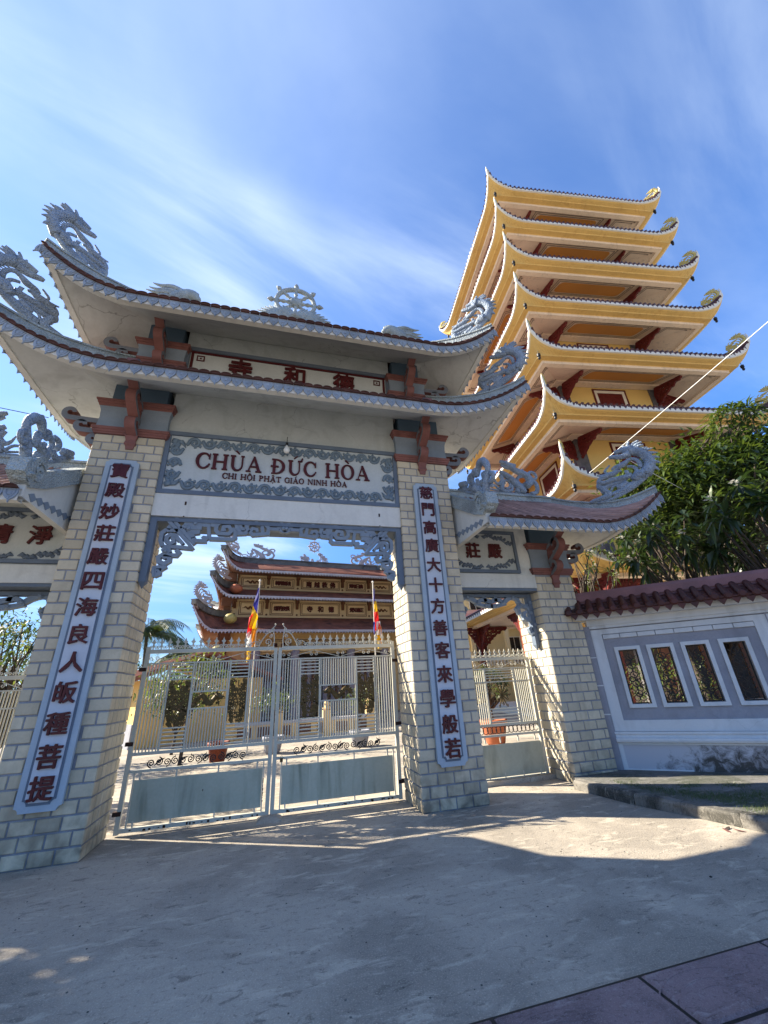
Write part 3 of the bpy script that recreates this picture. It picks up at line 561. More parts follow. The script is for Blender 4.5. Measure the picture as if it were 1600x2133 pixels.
def far_faces(parent, x0, x1, y0, y1, ztop, sides):      # faces turned away: same bricks joined
    b = MB(); t = 0.012
    for sd_ in sides:
        Ln = (y1-y0) if sd_ in 'lr' else (x1-x0); z = 0; row = 0
        while z < ztop-0.03:
            x = -0.13 if row % 2 else 0
            while x < Ln:
                a, c = max(x, 0)+.008, min(x+.26, Ln)-.008; zz = min(z+BR, ztop)-.019
                if c-a > .03:
                    if sd_ == 'l': b.box(x0-t, x0+.002, y0+a, y0+c, z+.01, zz)
                    if sd_ == 'r': b.box(x1-.002, x1+t, y0+a, y0+c, z+.01, zz)
                    if sd_ == 'b': b.box(x0+a, x0+c, y1-.002, y1+t, z+.01, zz)
                x += .26
            z += BR; row += 1
    b.build('bricks_far_side', m_brick, parent, kind='stuff')
def scroll_arm(b, o, out, wdir, L_, slope, r, wid, th):
    # strap running outward and rolling up at its end, width wid along wdir
    pts = [(0.0, 0.0), (L_*0.35, slope*L_*0.28), (L_*0.75, slope*L_*0.72), (L_, slope*L_)]
    a0 = atan2(slope, 1.0)-pi/2; cx, cz = L_+cos(a0+pi)*r, slope*L_+sin(a0+pi)*r
    cx, cz = L_-sin(a0+pi/2)*r, slope*L_+cos(a0+pi/2)*r
    for i in range(1, 15):
        t = i/14; a = a0+t*4.6; rr = r*(1-0.45*t); pts.append((cx+cos(a)*rr, cz+sin(a)*rr))
    o, out, wdir = Vector(o), Vector(out), Vector(wdir)
    s0 = len(b.f); m0 = b.m
    b.ribbon(pts, [th]*4+[th*(1-.35*i/14) for i in range(1, 15)], o-wdir*wid/2, out, (0, 0, 1), wdir, wid)
    # strap sides slate, rolled faces salmon
    for i in range(s0, len(b.f)): b.mi[i] = 0
    for i in range(len(pts)-1):
        b.mi[s0+4*i] = 1; b.mi[s0+4*i+1] = 1
def bracket_set(parent, x, yf, zb, side, k=1.0, wid=0.15):
    """three rolled arms stepping out and up from the capital"""
    out, wd = ((0,-1,0), (1,0,0)) if side == 'f' else (((-1,0,0), (0,1,0)) if side == 'l' else ((1,0,0), (0,1,0)))
    b = MB()
    if side == 'f':
        for dz, L_, sl_, r in ((0.00, .17, .45, .10), (0.25, .36, .55, .125), (0.52, .60, .55, .135)):
            scroll_arm(b, (x, yf, zb+dz*k), out, wd, L_*k, sl_, r*k, wid, .07*k)
        b.m = 0; b.obox((x-wid*.38, yf+.02, zb+.0), (wid*.76,0,0), (0,-.07*k,0), (0,0,.55*k))
        b.rloft(x-wid*.42, x+wid*.42, yf-.03, yf+.1, [(zb-.26*k, -.01), (zb-.2*k, .0), (zb-.17*k, .02), (zb-.10*k, .008), (zb-.02*k, .03)])
    else:
        for dz, L_, r in ((-.14, .05, .07), (0.06, .25, .085), (0.25, .44, .095)):
            scroll_arm(b, (x, yf, zb+dz*k), out, wd, L_*k, .05, r*k, wid, .085*k)
    b.build('bracket', [m_salmon, m_slate], parent)
def capital(parent, x0, x1, y0, y1, zb, zt, ztop, inset=0.09):
    h = zt-zb
    b = MB(); b.rloft(x0, x1, y0, y1, [(zb, .025), (zb+.03, .03), (zb+.035, .042), (zb+.07, .046), (zb+.075, .058), (zb+.12, .062), (zb+.13, .02)]); b.build('moulding', m_salmon, parent)
    b = MB(); b.rloft(x0, x1, y0, y1, [(zb+.125, .02), (zb+.2, .012), (zb+h*.5, .005), (zt-.2, .012), (zt-.12, .035)]); b.build('neck', m_bluegrey, parent)
    b = MB(); b.rloft(x0, x1, y0, y1, [(zt-.125, .03), (zt-.115, .045), (zt-.08, .05), (zt-.075, .065), (zt-.035, .07), (zt-.03, .085), (zt, .085)]); b.build('moulding', m_salmon, parent)
    b = MB(); b.box(x0+inset, x1-inset, y0+.03, y1-.03, zt-.01, ztop); b.build('block', m_darkblue, parent)
def pillar(label, x0, x1, y0, y1, ztop, zct, zblock, vis, lit_side_pitch, bonded, skip=None, board=None, group='brick pillars of the gateway'):
    t = thing('brick_pillar', label, 'pillar', ((x0+x1)/2, y0, 0), 0, group)
    ox, oy = -(x0+x1)/2, -y0; X0, X1, Y0, Y1 = x0+ox, x1+ox, 0.0, y1-y0
    b = MB(); b.box(X0+.012, X1-.012, Y0+.012, Y1-.012, 0, ztop+.02); b.build('mortar_core', m_grout, t)
    n = face_bricks(t, X1-X0, ztop, 0.253, lambda u, z: ((X0+u, Y0+.012, z), 0.0), skip)
    D = Y1-Y0
    if 'r' in vis: n += face_bricks(t, D, ztop, lit_side_pitch, lambda u, z: ((X1-.012, Y0+u, z), pi/2), None, bonded)
    if 'l' in vis: n += face_bricks(t, D, ztop, lit_side_pitch, lambda u, z: ((X0+.012, Y1-u, z), -pi/2), None, bonded)
    far_faces(t, X0+.012, X1-.012, Y0, Y1-.012, ztop, [s for s in 'lrb' if s not in vis])
    capital(t, X0, X1, Y0, Y1, ztop, zct, zblock)
    return t, ox, oy
sk = lambda a, c, z: a > .30-.002 and c < .76 and .70 < z < 5.0
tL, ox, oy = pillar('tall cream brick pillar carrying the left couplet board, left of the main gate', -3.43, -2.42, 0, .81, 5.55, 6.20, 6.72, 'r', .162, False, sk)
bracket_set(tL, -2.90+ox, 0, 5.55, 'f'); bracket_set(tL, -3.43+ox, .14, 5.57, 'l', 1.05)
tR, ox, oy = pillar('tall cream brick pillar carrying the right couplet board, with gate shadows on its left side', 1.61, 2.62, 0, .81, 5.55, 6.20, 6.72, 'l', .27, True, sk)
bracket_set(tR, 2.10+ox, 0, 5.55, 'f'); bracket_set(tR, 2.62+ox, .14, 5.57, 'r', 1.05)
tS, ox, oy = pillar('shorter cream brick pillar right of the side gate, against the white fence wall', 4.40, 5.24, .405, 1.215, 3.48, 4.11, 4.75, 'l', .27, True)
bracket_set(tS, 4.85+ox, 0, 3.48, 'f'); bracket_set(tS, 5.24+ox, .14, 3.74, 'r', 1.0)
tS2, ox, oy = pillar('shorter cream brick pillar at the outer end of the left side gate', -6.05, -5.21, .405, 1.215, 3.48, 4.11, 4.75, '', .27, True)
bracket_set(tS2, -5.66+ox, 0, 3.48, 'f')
# grey pointing strip fixed to front brick wall: couplet boards
def couplet(label, x0, x1, z0, z1, text, ys):
    t = thing('couplet_board', label, 'sign board', ((x0+x1)/2, -.012, z0), 0, 'couplet boards on the tall pillars')
    w = x1-x0; h = z1-z0
    def notch(w_, h_, c, inward=True):
        P = []
        for sx, sy, a0 in ((-1,-1,0), (1,-1,pi/2), (1,1,pi), (-1,1,3*pi/2)):
            cx, cy = sx*w_/2, h/2+sy*h_/2; arc = [(cx+cos(a)*c, cy+sin(a)*c) for a in [a0+pi/2*i/4 for i in range(5)]]
            P += arc[::-1]
        return P
    b = MB(); b.poly(notch(w, h, .05), (0,-.045,0), (1,0,0), (0,0,1), (0,1,0), .045); b.build('frame', m_paleblue, t)
    b = MB(); P = notch(w-.13, h-.13, .05); Q = notch(w-.19, h-.19, .04)
    n = len(P); vs = [(x, -.049, z) for x, z in P]+[(x, -.049, z) for x, z in Q]
    b.add(vs, [(i, (i+1) % n, n+(i+1) % n, n+i) for i in range(n)]); b.build('groove', m_frameblue, t)
    b = MB(); b.poly(Q, (0,-.062,0), (1,0,0), (0,0,1), (0,1,0), .02); b.build('panel', mat('couplet_panel', (0.50, 0.54, 0.60), 0.75, .05, 2, .1), t)
    for ch, z in zip(text, ys): char(ch, .24, .024, .0055, random.uniform(-.006, .006), -.0745, z-z0, t)
ysL = [5.06-.245-i*.3525 for i in range(13)]
ys_ = [z for z in [4.86, 4.52, 4.17, 3.83, 3.48, 3.13, 2.78, 2.43, 2.09, 1.74, 1.40, 1.06, .75]]
couplet('tall pale blue board with maroon characters on the left pillar, beginning 寶殿', -3.15, -2.69, .52, 5.07, '寶殿妙莊嚴四海良人皈種菩提', ys_)
couplet('tall pale blue board with maroon characters on the right pillar, beginning 慈門', 1.87, 2.33, .52, 5.06, '慈門高廣大十方善客來學般若', ys_)

# ------------------------------------------------------------------ lintel, name board and walls over the main opening
XL, XR = -2.42, 1.61
t = thing('gate_lintel', 'plain white beam spanning the main gate below the name board', 'beam', (XC, .05, 4.2))
b = MB(); b.box(XL-XC, XR-XC, 0.0, .66, 0.0, .385); b.build('beam', m_white, t)
b = MB(); b.box(XL-XC, XR-XC, .03, .63, -.05, 0.0); b.build('soffit_strip', m_frameblue, t)
b = MB()
for x, z in ((-1.55, .23), (1.62, .21)): b.lathe((x, 0, 0), [(.012, 0), (.012, .01)], 6); b.box(x-.015, x+.012, -.004, .0, z-.03, z+.03)
b.build('rust_spot', m_rust, t)
wl = thing('gate_wall', 'plastered wall between the two gate roofs rising above the name board', 'wall', (XC, .09, 5.76))
b = MB(); b.box(XL-XC, XR-XC, 0, .62, 0, .9); b.build('wall', m_gatewall, wl)
b = MB(); b.box(-2.0, 2.0, .05, .6, .9, 2.55); b.build('upper_wall', m_gatewall, wl)
b = MB(); b.box(-2.2, 2.2, .14, .5, .9, 2.0); b.build('core', m_soffit, wl)
# ---- name board
nb = thing('name_board', 'large plaster name board reading CHÙA ĐỨC HÒA inside a blue scroll border', 'sign', (XC, .07, 4.585))
W2 = 2.015; H = 1.175
b = MB(); b.box(-W2, W2, 0, .5, 0, H); b.build('board', m_board, nb)
b = MB(); f = .075
b.box(-W2+.002, W2-.002, -.035, 0, 0, f); b.box(-W2+.002, W2-.002, -.035, 0, H-f, H); b.box(-W2+.002, -W2+f, -.033, 0, f, H-f); b.box(W2-f, W2-.002, -.033, 0, f, H-f); b.build('frame', m_frameblue, nb)
b = MB(); b.box(-.55, .32, -.012, 0, H+.001, H+.012); b.build('peeled_strip', m_white, nb)
def vine(cx, cz, r, dirn, up):      # one rinceau unit: ring of stem that curls inward, with leaves
    b = MB(); sp = spiral(0, 0, r, 1.72, pi if dirn > 0 else 0, -dirn*up, 24, .13)
    pts = [(-dirn*r*1.32, -up*r*.62), (-dirn*r*1.12, -up*r*.34)]+sp[1:]
    n = len(pts); ws = [.026]+[.030-.016*i/(n-2) for i in range(n-1)]; ws[-1] = .024; ws[-2] = .024
    b.tube([(x, -.008, z) for x, z in pts], ws, 7, flat=.75, up=(0,1,0))
    for a, l, w in ((.35, 1.32, .030), (2.5, 1.18, .026), (-1.2, 1.12, .024), (-.35, 1.42, .026), (1.5, .62, .022)):
        ax = (a if dirn > 0 else pi-a)*up; x0, z0 = cos(ax)*r*.9, sin(ax)*r*.9; ax2 = ax-.42*dirn*up; x1, z1 = cos(ax2)*r*l, sin(ax2)*r*l
        b.tube([(x0, -.006, z0), ((x0+x1)/2, -.016, (z0+z1)/2), (x1, -.004, z1)], [w*.6, w, .006], 6, flat=.6, up=(0,1,0))
    return b
units = []
nU = 14; sx = (2*W2-.66)/nU
for k in range(nU):
    x = -W2+.33+sx*(k+.5); dirn = 1 if x < 0 else -1
    units += [(x, .19, .092, dirn, 1 if k % 2 else -1), (x, H-.19, .092, dirn, -1 if k % 2 else 1)]
for s_ in (-1, 1):
    for k in range(3): units.append((s_*(W2-.185), .36+.225*k, .082, s_, 1 if k % 2 else -1))
for (x, z, r, d_, u_) in units:
    o = vine(x, z, r*random.uniform(.96, 1.04), d_, u_).build('vine_scroll', m_vine, nb, True); o.location = (x, 0, z)
for s_ in (-1, 1):
    for zz, v_ in ((.17, 1), (H-.17, -1)):
        b = MB()
        for a in range(7):
            an = (.1+a*.28); L_ = .17+.05*sin(a*2.1)
            b.tube([(0, -.004, 0), (-s_*cos(an)*L_*.6, -.016, v_*sin(an)*L_*.6), (-s_*cos(an+.25)*L_, -.004, v_*sin(an+.25)*L_)], [.02, .028, .008], 6, flat=.6, up=(0,1,0))
        b.tube([(s_*.05, 0, 0), (-s_*.04, -.02, v_*.03)], [.05, .05], 8, flat=.5)
        o = b.build('corner_leaf', m_vine, nb, True); o.location = (s_*(W2-.15), 0, zz)
# ---- serif lettering
def ell(cx, cy, rx, ry, a0, a1, n=14): return [(cx+cos(a0+(a1-a0)*i/n)*rx, cy+sin(a0+(a1-a0)*i/n)*ry) for i in range(n+1)]
def ringq(cx, cy, rx, ry, ix, iy, a0, a1, n=20, dx=0.0):
    o_ = ell(cx, cy, rx, ry, a0, a1, n); i_ = ell(cx+dx, cy, ix, iy, a0, a1, n); return [[o_[k], o_[k+1], i_[k+1], i_[k]] for k in range(n)]
TS, TN, SF = .20, .10, .07
def stem(x, w=TS, y0=0, y1=1, sl=.07, top=True, bot=True):
    P = [[(x, y0+SF*bot), (x+w, y0+SF*bot), (x+w, y1-SF*top), (x, y1-SF*top)]]
    if bot: P.append([(x-sl, y0), (x+w+sl, y0), (x+w+sl, y0+SF), (x-sl, y0+SF)])
    if top: P.append([(x-sl, y1-SF), (x+w+sl, y1-SF), (x+w+sl, y1), (x-sl, y1)])
    return P
def gl(c):
    if c == 'C': return .92, ringq(.5, .5, .48, .52, .30, .43, .72, 2*pi-.72, 22, .03)+[[(.80, .62), (.90, .62), (.90, .98), (.86, .98), (.80, .80)], [(.84, .16), (.93, .30), (.86, .34), (.78, .22)]]
    if c == 'G': return .98, ringq(.5, .5, .48, .52, .30, .43, .72, 2*pi-.55, 22, .03)+[[(.80, .62), (.90, .62), (.90, .98), (.86, .98), (.80, .80)], [(.76, .08), (.93, .08), (.93, .42), (.76, .42)], [(.66, .42), (1.0, .42), (1.0, .48), (.66, .48)]]
    if c == 'O': return 1.0, ringq(.5, .5, .49, .52, .28, .45, 0, 2*pi, 28)
    if c == 'H': return 1.02, stem(.08)+stem(.74)+[[(.28, .46), (.74, .46), (.74, .55), (.28, .55)]]
    if c == 'I': return .38, stem(.09)
    if c == 'N': return 1.02, stem(.10, TN)+stem(.82, TN, top=True, bot=False)+[[(.10, 1.0), (.30, 1.0), (.92, 0.0), (.80, 0.0), (.72, .10)]]
    if c == 'U':
        P = stem(.10, TS, .40, 1, top=True, bot=False)+stem(.76, TN, .40, 1, top=True, bot=False)
        o_ = ell(.48, .40, .38, .42, pi, 2*pi, 14); i_ = ell(.53, .40, .23, .32, pi, 2*pi, 14)
        return .98, P+[[o_[k], o_[k+1], i_[k+1], i_[k]] for k in range(14)]
    if c == 'A': return 1.0, [[(.12, .07), (.20, .07), (.54, .92), (.46, 1.02)], [(.42, 1.02), (.56, 1.02), (.94, .07), (.72, .07)], [(.27, .30), (.70, .30), (.66, .38), (.30, .38)], [(.0, 0), (.32, 0), (.32, .07), (.0, .07)], [(.62, 0), (1.02, 0), (1.02, .07), (.62, .07)]]
    if c in 'DĐ':
        P = stem(.10); o_ = ell(.30, .5, .64, .5, -pi/2, pi/2, 14); i_ = ell(.30, .5, .42, .43, -pi/2, pi/2, 14)
        P += [[o_[k], o_[k+1], i_[k+1], i_[k]] for k in range(14)]
        if c == 'Đ': P.append([(-.04, .45), (.50, .45), (.50, .54), (-.04, .54)])
        return 1.0, P
    if c == 'P':
        P = stem(.10); o_ = ell(.30, .73, .48, .27, -pi/2, pi/2, 12); i_ = ell(.30, .73, .28, .20, -pi/2, pi/2, 12)
        return .80, P+[[o_[k], o_[k+1], i_[k+1], i_[k]] for k in range(12)]
    if c == 'T': return .86, [[(.34, .07), (.54, .07), (.54, .93), (.34, .93)], [(.24, 0), (.64, 0), (.64, .07), (.24, .07)], [(.0, .93), (.88, .93), (.88, 1), (.0, 1)], [(.0, .76), (.05, .76), (.09, .93), (.0, .93)], [(.83, .76), (.88, .76), (.88, .93), (.79, .93)]]
    return .45, []
ACC = {'grave': [[(.30, 1.30), (.42, 1.32), (.62, 1.12), (.52, 1.12)]], 'acute': [[(.72, 1.32), (.60, 1.30), (.40, 1.12), (.48, 1.12)]],
       'circ': [[(.42, 1.26), (.54, 1.26), (.32, 1.08), (.22, 1.08)], [(.43, 1.265), (.55, 1.265), (.74, 1.08), (.64, 1.08)]], 'dot': [[(.42, -.24), (.56, -.24), (.56, -.11), (.42, -.11)]],
       'horn': [[(.86, .94), (1.0, .94), (1.06, 1.14), (.98, 1.22), (.93, 1.10)]]}
WORD1 = [('C',), ('H',), ('U', 'grave'), ('A',), (' ',), ('Đ',), ('U', 'horn', 'acute'), ('C',), (' ',), ('H',), ('O', 'grave'), ('A',)]
WORD2 = [('C',), ('H',), ('I',), (' ',), ('H',), ('O', 'circ', 'dot'), ('I',), (' ',), ('P',), ('H',), ('A', 'circ', 'dot'), ('T',), (' ',), ('G',), ('I',), ('A', 'acute'), ('O',), (' ',), ('N',), ('I',), ('N',), ('H',), (' ',), ('H',), ('O', 'grave'), ('A',)]
def lettering(word, x0, x1, z, h, parent, depth, slope=0.0):
    tot = sum(gl(w[0])[0]+.09 for w in word)-.09; kx = (x1-x0)/tot; x = x0
    for w in word:
        adv, polys = gl(w[0]); polys = list(polys)
        for a in w[1:]:
            off = .0
            polys += ACC[a]
        if polys:
            b = MB()
            for i, p in enumerate(polys):
                ar = sum(p[j][0]*p[(j+1) % len(p)][1]-p[(j+1) % len(p)][0]*p[j][1] for j in range(len(p)))
                if ar > 0: p = p[::-1]
                b.poly([(q[0]*kx, q[1]*h) for q in p], (0, -depth-.0006*(i % 3), 0), (1,0,0), (0,0,1), (0,1,0), depth)
            o = b.build('letter', m_maroon, parent); o.location = (x, 0, z)
        x += (adv+.09)*kx
lettering(WORD1, -1.92+.405, 1.06+.405, .505, .30, nb, .03)
lettering(WORD2, -1.475+.405, .64+.405, .345, .105, nb, .022)
# ---- upper sign panel with three characters
us = thing('upper_name_panel', 'long upper panel with maroon characters 寺和德 under the top roof', 'sign', (XC, .13, 6.85))
b = MB(); b.box(-1.99, 1.99, -.02, .02, 0, .88)
b.build('panel', m_board, us)
b = MB(); b.box(-1.99, 1.99, -.05, -.02, .80, .88); b.box(-1.99, -1.91, -.049, -.02, 0, .80); b.box(1.91, 1.99, -.049, -.02, 0, .80); b.build('frame', m_frameblue, us)
b = MB(); b.box(-1.89, 1.89, -.036, -.02, .745, .79); b.box(-1.89, -1.845, -.035, -.02, 0, .745); b.box(1.845, 1.89, -.035, -.02, 0, .745)
for s_ in (-1, 1):
    c_ = s_*1.72
    for (u0, u1, z0, z1) in ((-.07, .07, .68, .70), (-.07, .07, .57, .59), (-.07, -.05, .59, .68), (.05, .07, .59, .68), (-.015, .015, .62, .65)): b.box(c_+u0, c_+u1, -.033, -.02, z0, z1)
b.build('maroon_border', m_maroon, us)
for ch, x in zip('寺和德', (-1.40, -.38, .61)): char(ch, .42, .03, .012, x-XC, -.04, .50, us)
# ---- side gate panels
def side_gate(sgn, lab, chars, cx):
    t = thing('side_gate_wall', lab+' side gate wall with its small character panel', 'wall', (cx, .44, 3.2))
    w = .888
    b = MB(); b.box(-w, w, 0, .6, 0.0, 1.62); b.build('wall', m_soffit, t)
    b = MB(); b.box(-w+.001, w-.001, -.05, .55, .01, .27); b.build('beam', m_white, t)
    b = MB(); b.box(-w+.001, w-.001, -.03, .5, -.04, .01); b.build('soffit_strip', m_frameblue, t)
    z0, z1 = .30, 1.16; u0, u1 = sorted((-sgn*(w-.002), sgn*.60))
    b = MB(); b.box(u0, u1, -.05, 0, z0, z0+.06); b.box(u0, u1, -.05, 0, z1-.06, z1); b.box(u0, u0+.06, -.049, 0, z0+.06, z1-.06); b.box(u1-.06, u1, -.049, 0, z0+.06, z1-.06); b.build('frame', m_frameblue, t)
    b = MB(); b.box(u0+.06, u1-.06, -.012, 0, z0+.06, z1-.06); b.build('panel', m_board, t)
    for s2, ue in ((-1, u0+.08), (1, u1-.08)):
        for v_ in (0, 1):
            b = MB()
            for k in range(9):
                a = k/8; x = ue-s2*a*.55; q = .02*sin(k*1.7)+.15*(1-a)**2
                z = z0+.09+q if v_ == 0 else z1-.09-q; e = 1 if v_ == 0 else -1
                b.tube([(x, -.014, z), (x-s2*.04, -.026, z+.03*e), (x-s2*.09, -.014, z+.005*e)], [.03, .036, .008], 6, flat=.6)
                b.tube([(x, -.014, z), (x+s2*.01, -.022, z-.03*e)], [.03, .022], 6, flat=.6)
            b.build('corner_leaf', m_frameblue, t, True)
    for ch, x in zip(chars, (-.36, .11) if sgn > 0 else (-.13, .38)): char(ch, .29, .028, .008, x, -.028, .74, t)
    return t
side_gate(1, 'right', '莊嚴', 3.51)
side_gate(-1, 'left', '清淨', -4.32)
# ------------------------------------------------------------------ gate roofs
m_bluegrey2 = mat('drip_tile_blue', (0.255, 0.31, 0.385), 0.7, 0.2, 5, 0.45, (0.13, 0.16, 0.18), streak=False, rnd=0.12)
def heart_mesh(w=.148, h=.19, th=.02, m=None):
    b = MB(); P = [(-w/2, 0), (-w/2, -h*.30), (-w*.40, -h*.52), (-w*.22, -h*.70), (-w*.06, -h*.80), (0, -h), (w*.06, -h*.80), (w*.22, -h*.70), (w*.40, -h*.52), (w/2, -h*.30), (w/2, 0)]
    b.poly(P[::-1], (0, -th/2, 0), (1,0,0), (0,0,1), (0,1,0), th)
    Q = [(x*.62, -h*.08+z*.66) for x, z in P]; b.ribbon(Q+[Q[0]], .010, (0, -th/2-.008, 0), (1,0,0), (0,0,1), (0,1,0), .009)
    b.tube([(0, -th/2-.004, -h*.26), (0, -th/2-.004, -h*.46)], [w*.13, w*.13], 6, flat=.4)
    return b.mesh('drip_tile', m or m_paleblue)
me_heart = heart_mesh(m=m_bluegrey2)
def tile_end_mesh():
    b = MB(); n = 8; r = .074
    arc = [(cos(pi*i/n)*r, sin(pi*i/n)*r*.55) for i in range(n+1)]
    b.poly(arc, (0, -.03, 0), (1,0,0), (0,0,1), (0,1,0), .05); b.ribbon([(x*1.0, z) for x, z in arc], .012, (0, -.042, 0), (1,0,0), (0,0,1), (0,1,0), .02)
    return b.mesh('tile_end', m_tileend)
me_tend = tile_end_mesh()
class Roof:
    """hipped roof with flying corners. sides: 'f','r','b','l'. Coordinates are world; the Empty sits at the origin of the roof."""
    def __init__(s, t, org, xc, hx, y0, y1, zf, kf, flat, tipz, zs, ind, inn, sides='frbl', lx=None, drop=.125):
        s.t = t; s.o = Vector(org); s.xc, s.hx, s.y0, s.y1, s.zf, s.kf, s.flat, s.tipz, s.zs, s.ind, s.inn, s.sides, s.lx, s.drop = xc, hx, y0, y1, zf, kf, flat, tipz, zs, ind, inn, sides, lx, drop
        s.xl = xc-hx if lx is None else lx
    def E(s, side, t):          # eave point, t 0..1
        xr = s.xc+s.hx
        if side in 'fb':
            x = s.xl+(xr-s.xl)*t
            d = max(0, abs(x-s.xc)-s.flat) if x > s.xc or s.lx is None else 0
            z = s.zf+s.kf*d*d; y = s.y0-.10*sin(pi*t)*0 if side == 'f' else s.y1
            return Vector((x, y, z))
        q = abs(2*t-1)**2.2; y = s.y0+(s.y1-s.y0)*t; x = xr-s.ind*(1-q)
        if side == 'l': x = s.xl+s.ind*(1-q)
        return Vector((x, y, s.zs+(s.tipz-s.zs)*q))
    def I(s, side, t):
        x0, x1, y0, y1, z = s.inn
        if side == 'f': return Vector((x0+(x1-x0)*t, y0, z))
        if side == 'b': return Vector((x0+(x1-x0)*t, y1, z))
        return Vector((x1 if side == 'r' else x0, y0+(y1-y0)*t, z))
    def P(s, side, t, v, dz=0.0):
        e, i = s.E(side, t), s.I(side, t); p = e.lerp(i, v)
        corner = abs(2*t-1)**3
        if s.lx is not None and side in 'fb' and t < .5: corner = 0
        sag = (.06+.26*corner)*4*v*(1-v)*(.6+.4*(1-v)); sag = min(sag, .34)
        p.z -= sag-dz; return p
    def out(s, side): return {'f': Vector((0,-1,0)), 'b': Vector((0,1,0)), 'l': Vector((-1,0,0)), 'r': Vector((1,0,0))}[side]
    def top(s, m, n=40, nv=8):
        for sd in s.sides:
            b = MB(); nn = n if sd in 'fb' else 20
            vs = [s.P(sd, i/nn, j/nv, .02)-s.o for i in range(nn+1) for j in range(nv+1)]
            b.add(vs, [(i*(nv+1)+j, (i+1)*(nv+1)+j, (i+1)*(nv+1)+j+1, i*(nv+1)+j+1) for i in range(nn) for j in range(nv)])
            b.build('roof_slope', m, s.t, True)
    def arclen(s, sd):
        N_ = 200; pts = [s.E(sd, i/N_) for i in range(N_+1)]; acc = [0]
        for i in range(N_): acc.append(acc[-1]+(pts[i+1]-pts[i]).length)
        return acc
    def stations(s, sd, pitch):
        acc = s.arclen(sd); n = max(1, round(acc[-1]/pitch)); out = []; j = 0
        for k in range(n):
            want = acc[-1]*(k+.5)/n
            while acc[j+1] < want: j += 1
            out.append((j+(want-acc[j])/(acc[j+1]-acc[j]))/200)
        return out
    def trims(s, m_fascia, pitch=.155, hearts='frl', rows='f', m_row=None, rowpitch=.155, k=1.0, vmax=1.0, rr=.038, rl=.045):
        for sd in s.sides:
            b = MB(); nn = 60 if sd in 'fb' else 26; d = s.out(sd)
            # fascia board behind the drip tiles
            vs = []
            for i in range(nn+1):
                e = s.E(sd, i/nn)-s.o; vs += [e+Vector((0,0,.03)), e+Vector((0,0,-s.drop)), e-d*.10+Vector((0,0,-s.drop)), e-d*.10+Vector((0,0,.03))]
            fs = []
            for i in range(nn):
                for j in range(4): fs.append((i*4+j, (i+1)*4+j, (i+1)*4+(j+1) % 4, i*4+(j+1) % 4))
            b.add(vs, fs); b.build('fascia', m_fascia, s.t)
            if sd in hearts:
                for tt in s.stations(sd, pitch):
                    e = s.E(sd, tt); e2 = s.E(sd, min(1, tt+.004)); e1 = s.E(sd, max(0, tt-.004)); dd = (e2-e1)
                    yaw = {'f': 0, 'b': pi, 'r': pi/2, 'l': -pi/2}[sd]; run = dd.length or 1
                    slope = math.asin(max(-1, min(1, dd.z/run)))
                    rot = Euler((0, -slope if sd in 'fr' else slope, 0)).to_matrix()
                    R = (Matrix.Rotation(yaw, 3, 'Z') @ Matrix.Rotation(-slope if sd in 'fr' else slope, 3, 'Y')).to_euler()
                    put('drip_tile', me_heart, s.t, e-s.o+d*.016+Vector((0,0,.02)), R, (k, 1, k))
                    put('tile_end', me_tend, s.t, e-s.o+d*.03+Vector((0,0,.018)), R, (k, 1, k))
            if sd in rows:
                for tt in s.stations(sd, rowpitch):
                    q = MB(); pts = [s.P(sd, tt, v*vmax/6, rl)-s.o for v in range(7)]
                    q.tube(pts, rr*k, 6, flat=.9, up=None); q.build('tile_row', m_row or m_rooftile, s.t, True)
        return s
    def under(s, m, wall, n=40, nv=6, sides=None):      # wall: (x0,x1,y0,y1,z)
        x0, x1, y0, y1, z = wall
        for sd in (sides or s.sides):
            b = MB(); nn = n if sd in 'fb' else 24; vs = []
            for i in range(nn+1):
                t = i/nn; e = s.E(sd, t)-s.out(sd)*.08+Vector((0,0,-s.drop+.02))
                w = {'f': Vector((x0+(x1-x0)*t, y0, z)), 'b': Vector((x0+(x1-x0)*t, y1, z)), 'l': Vector((x0, y0+(y1-y0)*t, z)), 'r': Vector((x1, y0+(y1-y0)*t, z))}[sd]
                for j in range(nv+1):
                    v = j/nv; p = w.lerp(e, v); c = abs(2*t-1)**3
                    p.z += (.10*(1-c)*sin(pi*v)*.5 - .10*c*sin(pi*v)); vs.append(p-s.o)
            b.add(vs, [(i*(nv+1)+j, i*(nv+1)+j+1, (i+1)*(nv+1)+j+1, (i+1)*(nv+1)+j) for i in range(nn) for j in range(nv)])
            b.build('soffit', m, s.t, True)
    def hipband(s, corner, prof, w, h, m, m2=None):
        """ridge band along the hip; prof: (v along hip, lift above the slope)"""
        sd, t = {'fl': ('f', 0.0), 'fr': ('f', 1.0), 'bl': ('b', 0.0), 'br': ('b', 1.0)}[corner]
        pts = [s.P(sd, t, v)+Vector((0,0,l_)) for v, l_ in prof]
        b = MB(); vs = []; d = (pts[-1]-pts[0]); nrm = Vector((-d.y, d.x, 0)).normalized()
        for i, p in enumerate(pts):
            q = p-s.o; hh = h*(1 if i else .7)
            for sx_, sz in ((-1,-.5),(1,-.5),(1,hh),(1.35,hh),(1.35,hh+.035),(-1.35,hh+.035),(-1.35,hh),(-1,hh)): vs.append(q+nrm*sx_*w/2+Vector((0,0,sz if sz > 0 else -.03)))
        n8 = 8; fs = []
        for i in range(len(pts)-1):
            for j in range(n8): fs.append((i*n8+j, i*n8+(j+1) % n8, (i+1)*n8+(j+1) % n8, (i+1)*n8+j))
        fs += [tuple(range(n8)), tuple((len(pts)-1)*n8+j for j in range(n8-1, -1, -1))]
        b.add(vs, fs); b.build('hip_ridge', m, s.t); return pts
